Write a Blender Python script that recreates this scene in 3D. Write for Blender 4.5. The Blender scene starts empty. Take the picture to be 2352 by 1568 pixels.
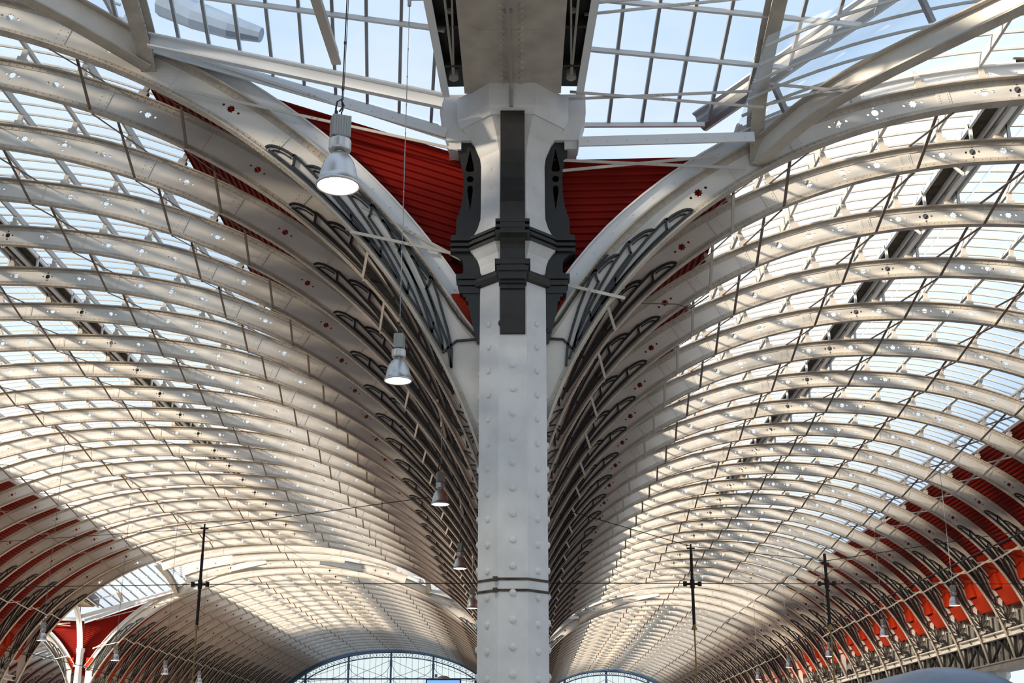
import bpy, math, random
import numpy as np
from mathutils import Vector, Matrix
from mathutils.geometry import delaunay_2d_cdt
random.seed(7)
PI = math.pi
scene = bpy.context.scene
C = scene.collection

# ------------------------------------------------------------------ camera
FPX, CAMZ = 2900.0, 1.7
th = math.atan((1770.0 - 784.0) / FPX)
yaw = math.atan(24.0 * math.cos(th) / FPX)
cam = bpy.data.cameras.new('camera')
camo = bpy.data.objects.new('camera', cam); C.objects.link(camo)
cam.sensor_width = 36.0; cam.lens = FPX / 2352.0 * 36.0
cam.clip_start = 0.1; cam.clip_end = 2000
camo.location = (0, 0, CAMZ)
camo.rotation_euler = (PI / 2 + th, 0, yaw)
scene.camera = camo
scene.view_settings.view_transform = 'Standard'
scene.view_settings.look = 'None'
scene.view_settings.gamma = 1.0
scene.view_settings.use_curve_mapping = False
scene.view_settings.exposure = 0.0

# ------------------------------------------------------------------ sky and sun
w = bpy.data.worlds.new('sky'); scene.world = w; w.use_nodes = True
nt = w.node_tree; nt.nodes.clear()
wo = nt.nodes.new('ShaderNodeOutputWorld'); bg = nt.nodes.new('ShaderNodeBackground')
tc = nt.nodes.new('ShaderNodeTexCoord'); no = nt.nodes.new('ShaderNodeTexNoise')
mp = nt.nodes.new('ShaderNodeMapping'); mp.inputs['Scale'].default_value = (1.0, 1.0, 2.6)
no.inputs['Scale'].default_value = 2.2; no.inputs['Detail'].default_value = 7
rp = nt.nodes.new('ShaderNodeValToRGB')
rp.color_ramp.elements[0].position = 0.36; rp.color_ramp.elements[0].color = (0.50, 0.74, 1.06, 1)
rp.color_ramp.elements[1].position = 0.66; rp.color_ramp.elements[1].color = (0.86, 0.97, 1.08, 1)
nt.links.new(tc.outputs['Generated'], mp.inputs['Vector']); nt.links.new(mp.outputs['Vector'], no.inputs['Vector'])
nt.links.new(no.outputs['Fac'], rp.inputs['Fac']); 
sx_ = nt.nodes.new('ShaderNodeSeparateXYZ'); mr_ = nt.nodes.new('ShaderNodeMapRange'); mix_ = nt.nodes.new('ShaderNodeMix'); mix_.data_type = 'RGBA'
mr_.inputs['From Min'].default_value = 0.06; mr_.inputs['From Max'].default_value = 0.26
nt.links.new(tc.outputs['Generated'], sx_.inputs[0]); nt.links.new(sx_.outputs['Z'], mr_.inputs['Value']); nt.links.new(mr_.outputs['Result'], mix_.inputs['Factor'])
mix_.inputs['A'].default_value = (0.90, 0.97, 0.98, 1); nt.links.new(rp.outputs['Color'], mix_.inputs['B']); nt.links.new(mix_.outputs['Result'], bg.inputs['Color'])
nt.links.new(bg.outputs['Background'], wo.inputs['Surface'])
bg.inputs['Strength'].default_value = 1.0
sun = bpy.data.lights.new('sun', 'SUN'); suno = bpy.data.objects.new('sun', sun); C.objects.link(suno)
sun.energy = 14.0; sun.angle = math.radians(6.0); sun.color = (1.0, 0.84, 0.64)
sd = Vector((0.80, 0.46, -0.30)).normalized()          # the way the light travels
suno.rotation_euler = sd.to_track_quat('-Z', 'Y').to_euler()
suno.location = (-40, -30, 60)

# ------------------------------------------------------------------ materials
def mat(name, col, rough=0.6, metal=0.0, bump=0.0, bscale=30.0, var=0.0, vscale=3.0, spec=0.4):
    m = bpy.data.materials.new(name); m.use_nodes = True
    t = m.node_tree; b = t.nodes['Principled BSDF']
    b.inputs['Base Color'].default_value = (*col, 1)
    b.inputs['Roughness'].default_value = rough; b.inputs['Metallic'].default_value = metal
    b.inputs['Specular IOR Level'].default_value = spec
    if var > 0 or bump > 0:
        co = t.nodes.new('ShaderNodeTexCoord')
    if var > 0:
        n = t.nodes.new('ShaderNodeTexNoise'); n.inputs['Scale'].default_value = vscale; n.inputs['Detail'].default_value = 6
        r = t.nodes.new('ShaderNodeValToRGB')
        r.color_ramp.elements[0].position = 0.32; r.color_ramp.elements[1].position = 0.62
        r.color_ramp.elements[0].color = (*[c * (1 - var) for c in col], 1)
        r.color_ramp.elements[1].color = (*[min(1, c * (1 + var * 0.3)) for c in col], 1)
        t.links.new(co.outputs['Object'], n.inputs['Vector']); t.links.new(n.outputs['Fac'], r.inputs['Fac'])
        t.links.new(r.outputs['Color'], b.inputs['Base Color'])
    if bump > 0:
        n2 = t.nodes.new('ShaderNodeTexNoise'); n2.inputs['Scale'].default_value = bscale; n2.inputs['Detail'].default_value = 3
        bp = t.nodes.new('ShaderNodeBump'); bp.inputs['Strength'].default_value = bump; bp.inputs['Distance'].default_value = 0.01
        t.links.new(co.outputs['Object'], n2.inputs['Vector']); t.links.new(n2.outputs['Fac'], bp.inputs['Height'])
        t.links.new(bp.outputs['Normal'], b.inputs['Normal'])
    return m
M = {}
M['cream'] = mat('cream_paint', (0.64, 0.61, 0.565), 0.5, var=0.12, vscale=1.3, bump=0.12, bscale=22)
M['flange'] = mat('stone_paint', (0.47, 0.42, 0.36), 0.55, var=0.22, vscale=2.2)
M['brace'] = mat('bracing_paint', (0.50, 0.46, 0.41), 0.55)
M['braceold'] = mat('weathered_strap_paint', (0.17, 0.13, 0.105), 0.6)  # backlit look put into the colour: darker copy of brace for straps near the crown
M['grey'] = mat('column_grey_paint', (0.66, 0.665, 0.675), 0.5, var=0.10, vscale=2.5, bump=0.25, bscale=18)
M['dark'] = mat('black_iron_paint', (0.017, 0.0165, 0.016), 0.42, var=0.3, vscale=5, spec=0.5)
M['red'] = mat('red_sheet', (0.20, 0.006, 0.002), 0.6, var=0.18, vscale=1.1, spec=0.12)
M['redbox'] = mat('vermilion_plate', (0.34, 0.022, 0.004), 0.55, var=0.10, vscale=1.5, spec=0.15)
M['white'] = mat('white_powder_coat', (0.72, 0.74, 0.76), 0.4)
M['bar'] = mat('glazing_bar_paint', (0.50, 0.49, 0.47), 0.45)
M['greybar'] = mat('grey_glazing_bar', (0.30, 0.30, 0.31), 0.4, metal=0.3)
M['wood'] = mat('weathered_boards', (0.075, 0.058, 0.042), 0.8, var=0.5, vscale=6)
M['alu'] = mat('spun_aluminium', (0.55, 0.55, 0.55), 0.36, metal=0.85)
M['box'] = mat('ballast_casing', (0.36, 0.37, 0.35), 0.5, metal=0.3)
M['cable'] = mat('black_cable', (0.025, 0.022, 0.02), 0.6)
M['steelcable'] = mat('steel_cable', (0.22, 0.24, 0.26), 0.45, metal=0.5)
M['wire'] = mat('line_equipment_black', (0.02, 0.018, 0.017), 0.6)
M['brass'] = mat('ochre_rod', (0.36, 0.24, 0.09), 0.5, metal=0.3)
M['silver'] = mat('silver_cladding', (0.62, 0.60, 0.57), 0.28, metal=0.75, var=0.2, vscale=2)
M['floor'] = mat('pale_stone_floor', (0.56, 0.50, 0.42), 0.6, var=0.15, vscale=0.4)
M['train'] = mat('blue_grey_roof', (0.20, 0.27, 0.38), 0.35, var=0.15, vscale=2)
M['trainbody'] = mat('navy_body', (0.03, 0.05, 0.12), 0.3)
M['blue'] = mat('blue_case', (0.01, 0.06, 0.22), 0.4)
M['gable'] = mat('blue_grey_iron', (0.10, 0.17, 0.27), 0.5)
M['pipe'] = mat('grey_conduit', (0.33, 0.31, 0.28), 0.5)
M['asphalt'] = mat('street', (0.25, 0.24, 0.23), 0.9, var=0.2)
def emis(name, col, s):
    m = bpy.data.materials.new(name); m.use_nodes = True; b = m.node_tree.nodes['Principled BSDF']
    b.inputs['Base Color'].default_value = (0.8, 0.8, 0.8, 1)
    b.inputs['Emission Color'].default_value = (*col, 1); b.inputs['Emission Strength'].default_value = s
    return m
M['lamp'] = emis('lit_reflector', (1.0, 0.95, 0.78), 7.0)
M['lamp2'] = emis('lit_reflector_dim', (1.0, 0.97, 0.88), 2.2)
M['screen'] = emis('lit_screen', (0.02, 0.32, 0.75), 1.0)
def glassmat(name, tint, haze, hz=(0.9, 0.93, 0.95), streak=0.0):
    m = bpy.data.materials.new(name); m.use_nodes = True; t = m.node_tree; t.nodes.clear()
    out = t.nodes.new('ShaderNodeOutputMaterial')
    tr = t.nodes.new('ShaderNodeBsdfTransparent'); tr.inputs['Color'].default_value = (*tint, 1)
    tl = t.nodes.new('ShaderNodeBsdfTranslucent'); tl.inputs['Color'].default_value = (*hz, 1)
    gl = t.nodes.new('ShaderNodeBsdfGlossy'); gl.inputs['Roughness'].default_value = 0.08
    mx = t.nodes.new('ShaderNodeMixShader'); mx2 = t.nodes.new('ShaderNodeMixShader')
    mx2.inputs[0].default_value = 0.04
    if streak > 0:
        co = t.nodes.new('ShaderNodeTexCoord'); n = t.nodes.new('ShaderNodeTexNoise'); n.inputs['Scale'].default_value = 1.2
        n.inputs['Detail'].default_value = 5
        mr = t.nodes.new('ShaderNodeMapRange'); mr.inputs['From Min'].default_value = 0.35; mr.inputs['From Max'].default_value = 0.7
        mr.inputs['To Min'].default_value = haze; mr.inputs['To Max'].default_value = haze + streak
        t.links.new(co.outputs['Object'], n.inputs['Vector']); t.links.new(n.outputs['Fac'], mr.inputs['Value'])
        t.links.new(mr.outputs['Result'], mx.inputs[0])
    else:
        mx.inputs[0].default_value = haze
    t.links.new(tr.outputs[0], mx.inputs[1]); t.links.new(tl.outputs[0], mx.inputs[2])
    t.links.new(mx.outputs[0], mx2.inputs[1]); t.links.new(gl.outputs[0], mx2.inputs[2])
    t.links.new(mx2.outputs[0], out.inputs['Surface'])
    return m
M['glass'] = glassmat('roof_glass', (0.975, 0.99, 1.0), 0.20, streak=0.12)
M['clear'] = glassmat('transept_glass', (0.97, 0.985, 1.0), 0.05, streak=0.05)
M['gableglass'] = glassmat('gable_glass', (0.96, 1.0, 0.98), 0.06)

# ------------------------------------------------------------------ mesh helpers
class MB:
    def __init__(s): s.v = []; s.f = []
    def add(s, vs, fs):
        o = len(s.v); s.v += [tuple(p) for p in vs]; s.f += [tuple(i + o for i in f) for f in fs]
    def box(s, c, d, ax=None):
        c = Vector(c); hx, hy, hz = [k / 2 for k in d]
        ax = ax or (Vector((1, 0, 0)), Vector((0, 1, 0)), Vector((0, 0, 1)))
        vs = [c + ax[0] * (i * hx) + ax[1] * (j * hy) + ax[2] * (k * hz) for i in (-1, 1) for j in (-1, 1) for k in (-1, 1)]
        s.add(vs, [(0, 1, 3, 2), (4, 6, 7, 5), (0, 4, 5, 1), (2, 3, 7, 6), (0, 2, 6, 4), (1, 5, 7, 3)])
    def bar(s, a, b, wd, ht, up=(0, 0, 1), off=0.0):
        a = Vector(a); b = Vector(b); t = (b - a); L = t.length
        if L < 1e-6: return
        t.normalize(); up = Vector(up)
        x = t.cross(up)
        if x.length < 1e-4: x = t.cross(Vector((0, 1, 0.01)))
        x.normalize(); u = x.cross(t).normalized()
        s.box((a + b) / 2 + u * off, (wd, L, ht), (x, t, u))
    def tube(s, pts, r, n=6, caps=True):
        pts = [Vector(p) for p in pts]; m = len(pts); rr = r if isinstance(r, (list, tuple)) else [r] * m
        vs = []; ref = None
        for i, p in enumerate(pts):
            t = (pts[min(i + 1, m - 1)] - pts[max(i - 1, 0)]).normalized()
            if ref is None: ref = t.orthogonal().normalized()
            ref = (ref - t * ref.dot(t)).normalized(); b = t.cross(ref)
            for k in range(n):
                a = 2 * PI * k / n; vs.append(p + (ref * math.cos(a) + b * math.sin(a)) * rr[i])
        fs = [(i * n + k, i * n + (k + 1) % n, (i + 1) * n + (k + 1) % n, (i + 1) * n + k) for i in range(m - 1) for k in range(n)]
        if caps: fs += [tuple(range(n))[::-1], tuple((m - 1) * n + k for k in range(n))]
        s.add(vs, fs)
    def lathe(s, prof, c=(0, 0, 0), n=24, rot=0.0, sq=1.0):
        vs = [(c[0] + r * math.cos(2 * PI * k / n + rot), c[1] + r * math.sin(2 * PI * k / n + rot), c[2] + z) for r, z in prof for k in range(n)]
        m = len(prof)
        s.add(vs, [(i * n + k, i * n + (k + 1) % n, (i + 1) * n + (k + 1) % n, (i + 1) * n + k) for i in range(m - 1) for k in range(n)])
    def dome(s, c, nrm, r, n=6):
        c = Vector(c); nn = Vector(nrm).normalized(); a = nn.orthogonal().normalized(); b = nn.cross(a)
        vs = []
        for rr, h in ((1, 0), (0.75, 0.5)):
            for k in range(n):
                t = 2 * PI * k / n; vs.append(c + (a * math.cos(t) + b * math.sin(t)) * r * rr + nn * r * h)
        vs.append(c + nn * r * 0.72)
        fs = [(k, (k + 1) % n, n + (k + 1) % n, n + k) for k in range(n)] + [(n + k, n + (k + 1) % n, 2 * n) for k in range(n)]
        s.add(vs, fs)
    def prism(s, poly, fn, d0, d1):
        # poly: list of 2D points, fn(p, d) -> 3D
        n = len(poly); vs = [fn(p, d0) for p in poly] + [fn(p, d1) for p in poly]
        s.add(vs, [tuple(range(n)), tuple(range(2 * n - 1, n - 1, -1))] + [(i, i + n, (i + 1) % n + n, (i + 1) % n) for i in range(n)])
    def mesh(s, name, m, smooth=False):
        me = bpy.data.meshes.new(name); me.from_pydata(s.v, [], s.f); me.validate()
        if m: me.materials.append(M[m])
        if smooth:
            for p in me.polygons: p.use_smooth = True
        return me
    def obj(s, name, m, parent=None, loc=(0, 0, 0), smooth=False):
        o = bpy.data.objects.new(name, s.mesh(name, m, smooth)); C.objects.link(o)
        o.location = loc
        if parent: o.parent = parent
        return o
def link(name, me, parent=None, loc=(0, 0, 0), rz=0.0):
    o = bpy.data.objects.new(name, me); C.objects.link(o); o.location = loc; o.rotation_euler = (0, 0, rz)
    if parent: o.parent = parent
    return o
def tag(o, label=None, cat=None, group=None, kind=None):
    if label: o['label'] = label
    if cat: o['category'] = cat
    if group: o['group'] = group
    if kind: o['kind'] = kind
    return o
def thing(name, label, cat, loc=(0, 0, 0), group=None, rz=0.0):
    o = bpy.data.objects.new(name, None); C.objects.link(o); o.location = loc; o.rotation_euler = (0, 0, rz)
    o.empty_display_size = 0.3
    return tag(o, label, cat, group)
ORD = 'zeroth first second third fourth fifth sixth seventh eighth ninth tenth eleventh twelfth thirteenth fourteenth fifteenth sixteenth seventeenth eighteenth nineteenth twentieth'.split() + ['twenty-first', 'twenty-second', 'twenty-third']

# ------------------------------------------------------------------ the vaults
# arch profiles are superellipses cut at the springing, z = 6 m
XC = -0.14                                   # the row of columns between the two big vaults
class Vault:
    def __init__(s, cx, a, n, zs, zc, ucl, d0, d1, dm, nodes, edge_u, deck_u, trac_u, word):
        s.cx = cx; s.a = a; s.n = n; s.zs = zs; s.b = zc - zs; s.ucl = ucl; s.d0 = d0; s.d1 = d1; s.dm = dm
        s.nodes = nodes; s.edge_u = edge_u; s.deck_u = deck_u; s.trac_u = trac_u; s.word = word
        # dense samples by arc length of the right half, from the springing to the crown
        P = []
        for i in range(1401):
            t = (PI / 2) * i / 1400
            u = s.a * math.cos(t) ** (2 / s.n); z = s.zs + s.b * math.sin(t) ** (2 / s.n)
            if z >= 6.0: P.append((u, z))
        P.reverse()                          # crown -> springing
        S = [0.0]
        for p, q in zip(P, P[1:]): S.append(S[-1] + math.hypot(q[0] - p[0], q[1] - p[1]))
        s.P = np.array(P); s.S = np.array(S); s.L = S[-1]
        s.P[0, 0] = 0.0
    def at(s, sg):                           # signed arc length from the crown (+ to the right) -> intrados point
        a = abs(sg); u = float(np.interp(a, s.S, s.P[:, 0])); z = float(np.interp(a, s.S, s.P[:, 1]))
        return (math.copysign(u, sg), z)
    def nrm(s, sg):
        p = s.at(sg - 0.02 if abs(sg) < s.L - .03 else sg - math.copysign(.04, sg)); q = s.at(sg + 0.02 if abs(sg) < s.L - .03 else sg)
        tx, tz = q[0] - p[0], q[1] - p[1]; l = math.hypot(tx, tz) or 1
        tx /= l; tz /= l
        if tx < 0: tx, tz = -tx, -tz
        return (-tz, tx)                     # outward (up) normal
    def depth(s, u): return s.d0 + s.d1 * min(abs(u), s.dm) ** 2
    def ext(s, sg, off=0.0, clamp=None):
        p = s.at(sg); n = s.nrm(sg); d = s.depth(p[0]) + off
        x, z = p[0] + n[0] * d, p[1] + n[1] * d
        c = (clamp or s.ucl)
        if c < 90 and p[1] < 8.6:
            f = min(1.0, (8.6 - p[1]) / 0.45); x = x + (math.copysign(c + .001, x) - x) * f
        if abs(x) > c: x = math.copysign(c, x)
        return (x, z)
    def s_of(s, u): return math.copysign(float(np.interp(abs(u), s.P[:, 0], s.S)), u)
VL = Vault(-15.85, 15.85, 2.25, 2.0, 15.30, 15.62, 0.50, 0.0028, 6.3, [0, 3.68, 7.25, 9.25, 12.85], 9.15, 8.15, 11.6, 'left')
VR = Vault(10.10, 10.11, 2.15, 4.25, 13.04, 10.16, 0.43, 0.0021, 8.0, [0, 2.38, 5.04, 6.07, 8.38], 6.05, 5.75, 7.35, 'right')
ZB = 6.0

def star(cx, cy, r, ax, n=8):
    out = []
    for k in range(n * 2):
        rr = r if k % 2 == 0 else r * 0.68
        t = PI * k / n; out.append((cx + ax[0] * math.cos(t) * rr - ax[1] * math.sin(t) * rr, cy + ax[1] * math.cos(t) * rr + ax[0] * math.sin(t) * rr))
    return out
def circ(cx, cy, r, n=12): return [(cx + math.cos(2 * PI * k / n) * r, cy + math.sin(2 * PI * k / n) * r) for k in range(n)]

def hole_sets(V, s0, s1, umax):
    holes = []
    nd = V.nodes; segs = []
    for sgn in (1, -1):
        for a, b in zip(nd[:3], nd[1:3]): segs.append((sgn * a, sgn * b, 3))
        segs.append((sgn * nd[2], sgn * nd[3], 1 if V is VL else 0))
        segs.append((sgn * nd[3], sgn * (nd[3] + (2.4 if V is VL else 1.5)), 1))
    for a, b, k in segs:
        sa, sb = V.s_of(a), V.s_of(b)
        for j in range(k):
            sg = sa + (sb - sa) * (j + 1) / (k + 1)
            if not (s0 + .35 < sg < s1 - .35): continue
            p = V.at(sg); n = V.nrm(sg); t = (n[1], -n[0]); d = V.depth(p[0]) * 0.52
            c = (p[0] + n[0] * d, p[1] + n[1] * d)
            if k == 3 and j == 1:
                holes.append(circ(c[0], c[1], 0.068, 12))
                for dx, dy in ((.13, 0), (-.13, 0), (0, .115), (0, -.115)):
                    holes.append(circ(c[0] + t[0] * dx + n[0] * dy, c[1] + t[1] * dx + n[1] * dy, 0.027, 8))
            else:
                holes.append(star(c[0], c[1], 0.085, t))
                for dx in (.165, -.165): holes.append(circ(c[0] + t[0] * dx, c[1] + t[1] * dx, 0.028, 8))
    return holes

def inside(P, poly):
    x, y = P[:, 0], P[:, 1]; r = np.zeros(len(P), bool); q = np.array(poly); n = len(q)
    for i in range(n):
        x0, y0 = q[i]; x1, y1 = q[(i + 1) % n]
        if y0 == y1: continue
        c = ((y0 > y) != (y1 > y)) & (x < (x1 - x0) * (y - y0) / (y1 - y0) + x0)
        r ^= c
    return r
def tess(poly, holes):
    co = [Vector(p) for p in poly]; ed = [(i, (i + 1) % len(poly)) for i in range(len(poly))]
    for h in holes:
        o = len(co); co += [Vector(p) for p in h]; ed += [(o + i, o + (i + 1) % len(h)) for i in range(len(h))]
    r = delaunay_2d_cdt(co, ed, [], 0, 1e-5)
    vs, fs = r[0], r[2]
    cen = np.array([[sum(vs[i][0] for i in f) / len(f), sum(vs[i][1] for i in f) / len(f)] for f in fs])
    ok = inside(cen, poly)
    for h in holes: ok &= ~inside(cen, h)
    return vs, [tuple(f) for f, k in zip(fs, ok) if k]
def slab(poly, holes, y0, y1, dz=0.0):
    vs, tri = tess(poly, holes); mb = MB(); n = len(vs)
    mb.v = [(v[0], y0, v[1] + dz) for v in vs] + [(v[0], y1, v[1] + dz) for v in vs]
    mb.f = list(tri) + [tuple(i + n for i in f[::-1]) for f in tri]
    ed = set()
    for f in tri:
        for a, b in zip(f, list(f[1:]) + [f[0]]): ed.add((a, b))
    for a, b in ed:
        if (b, a) not in ed: mb.f.append((b, a, a + n, b + n))
    return mb
def web_mesh(V, s0, s1, clamp, holes_on=True):
    ie, te = in_end(V, clamp), top_end(V, clamp)
    def rng(a, b):
        N = max(8, int((b - a) / 0.35)); return [a + (b - a) * i / N for i in range(N + 1)]
    lo = [V.at(g) for g in rng(max(s0, -ie), min(s1, ie))]
    hi = [V.ext(g, 0.0, clamp) for g in rng(max(s0, -te), min(s1, te))]
    if s1 > te: hi.append((clamp, hi[-1][1] - .01)); lo.append((clamp, lo[-1][1]))
    if s0 < -te: hi.insert(0, (-clamp, hi[0][1] - .01)); lo.insert(0, (-clamp, lo[0][1]))
    poly = lo + hi[::-1]; out = [poly[0]]
    for p in poly[1:]:
        if math.hypot(p[0] - out[-1][0], p[1] - out[-1][1]) > 0.004: out.append(p)
    if math.hypot(out[0][0] - out[-1][0], out[0][1] - out[-1][1]) < 0.004: out.pop()
    return slab(out, hole_sets(V, s0, s1, 0) if holes_on else [], -.011, .011, -ZB)
def strip(mb, V, s0, s1, o0, o1, y0, y1, base='in', clamp=None, step=0.4):
    N = max(2, int(abs(s1 - s0) / step)); ring = []
    for i in range(N + 1):
        sg = s0 + (s1 - s0) * i / N; nn = V.nrm(sg)
        if base == 'in':
            p = V.at(sg)
        else:
            p = V.ext(sg, 0, clamp)
        a = (p[0] + nn[0] * o0, p[1] + nn[1] * o0); b = (p[0] + nn[0] * o1, p[1] + nn[1] * o1)
        ring.append([(a[0], y0, a[1] - ZB), (a[0], y1, a[1] - ZB), (b[0], y1, b[1] - ZB), (b[0], y0, b[1] - ZB)])
    vs = [p for r in ring for p in r]; m = len(ring)
    fs = [(i * 4 + k, i * 4 + (k + 1) % 4, i * 4 + 4 + (k + 1) % 4, i * 4 + 4 + k) for i in range(m - 1) for k in range(4)]
    fs += [(0, 1, 2, 3), ((m - 1) * 4 + 3, (m - 1) * 4 + 2, (m - 1) * 4 + 1, (m - 1) * 4)]
    mb.add(vs, fs)
def top_end(V, clamp):
    # arc length where the extrados reaches the clamp line
    sg = 0.0
    while sg < V.L - .1:
        if V.ext(sg, 0, clamp)[0] > clamp - 0.02: return sg
        sg += 0.05
    return V.L
def in_end(V, clamp):
    sg = V.L
    while V.at(sg)[0] > clamp - 0.02 and sg > 1: sg -= 0.05
    return sg

def tracery_mesh(V, side, clamp, petals=True):
    # raised black ironwork on the lower web; s runs down from the upper end
    mb = MB(); sT = V.s_of(V.trac_u)
    zend = 8.35; sE = sT
    while V.at(sE)[1] > zend and sE < V.L: sE += 0.05
    def pt(a, b):
        sg = min(sT + a, V.L - .01); p = V.at(sg); q = V.ext(sg, 0, clamp)
        return (p[0] + (q[0] - p[0]) * b, p[1] + (q[1] - p[1]) * b)
    def line(pl, w=0.034, y0=-0.065, y1=-0.008):
        w *= 0.66
        P = [pt(*q) for q in pl]
        for i in range(len(P) - 1):
            a, b = P[i], P[i + 1]; dx, dz = b[0] - a[0], b[1] - a[1]; l = math.hypot(dx, dz)
            if l < 1e-4: continue
            e = w * 0.12; dx /= l; dz /= l
            c = ((a[0] + b[0]) / 2, (y0 + y1) / 2, (a[1] + b[1]) / 2 - ZB)
            c = (c[0] * side, c[1], c[2])
            mb.box(c, (l + e, y1 - y0, w), (Vector((dx * side, 0, dz)), Vector((0, 1, 0)), Vector((-dz * side, 0, dx))))
    LEN = sE - sT; sc = 1.1 if V is VL else 1.0
    def bez(p0, p1, p2, n=5): return [((1 - t) ** 2 * p0[0] + 2 * t * (1 - t) * p1[0] + t * t * p2[0], (1 - t) ** 2 * p0[1] + 2 * t * (1 - t) * p1[1] + t * t * p2[1]) for t in [i / n for i in range(n + 1)]]
    line([(-.30 + k * (LEN + .30) / 16, .11) for k in range(17)], 0.06)
    line([(1.25 * sc + k * (LEN - 1.25 * sc) / 12, .93) for k in range(13)], 0.05)
    i = 0; a = 0.12
    def prev_edge(x, a, h, tl):            # height of a leaf's outer edge at x
        t = min(1, max(0, (x - a) / (tl - a))); return h * (1 - t) + .12 * t
    pa = ph = pt_ = None
    while a < LEN - 0.7:
        h = min(0.92, 0.46 + 0.27 * i); tl = min(a + 2.25 * sc, LEN + .35); hi_ = max(.17, h - .30)
        bul = .0 if i < 2 else .10
        line(bez((a, h), ((a + tl) / 2, (h + .12) / 2 + bul), (tl, .12)), 0.062)
        line(bez((a + .10, hi_), ((a + tl) / 2, (hi_ + .1) / 2 + bul * .5), (min(tl - .35, LEN + .2), .13)), 0.05)
        line([(a - .03, h), (a + .05, (h + hi_) / 2 + .03), (a + .12, hi_)], 0.055)
        # hood: quarter round rising over the shoulder of the previous leaf
        x0 = a - .46 * sc; b0 = .12 if i == 0 else prev_edge(x0, pa, ph, pt_)
        line([(x0 + (a - x0) * (1 - math.cos(t)) , b0 + (h - .04 - b0) * math.sin(t)) for t in [k * PI / 2 / 6 for k in range(7)]], 0.06)
        line([(x0 + .13 + (a - x0 - .15) * (1 - math.cos(t)), b0 + .02 + (h - .16 - b0) * math.sin(t)) for t in [k * PI / 2 / 4 for k in range(5)]], 0.025)
        if i > 0: line([(a + .75 * sc, .12), (a + .62 * sc, .30)], 0.04)
        pa, ph, pt_ = a, h, tl
        a += 0.74 * sc; i += 1
    line([(LEN + .05, .08), (LEN - .05, .5), (LEN + .05, .92)], 0.05)
    if petals:
        # rosette of petals and scale pattern below
        c = (LEN + 0.95, 0.42)
        for ang in (-74, -46, -18, 12, 44, 74):
            t = math.radians(ang); L1 = 0.80
            tip = (c[0] - math.cos(t) * L1, c[1] + math.sin(t) * 0.56)
            mid = (c[0] - math.cos(t) * L1 * .55, c[1] + math.sin(t) * 0.32)
            o = (math.sin(t) * .14, math.cos(t) * .16)
            line(bez(c, (mid[0] + o[0], mid[1] + o[1]), tip, 4), 0.024); line(bez(c, (mid[0] - o[0], mid[1] - o[1]), tip, 4), 0.024)
        for k in range(3):
            x0 = .14 + .28 * k
            for r_ in (0, 1):
                line(bez((c[0] + .12 + .26 * r_, x0 - .08), (c[0] - .12 + .26 * r_, x0 + .14), (c[0] + .12 + .26 * r_, x0 + .32), 4), 0.03)
        line([(c[0] + .02, .05), (c[0] + .02, .95)], .035); line([(c[0] + .62, .02), (c[0] + .62, .98)], .08)
    return mb

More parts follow.
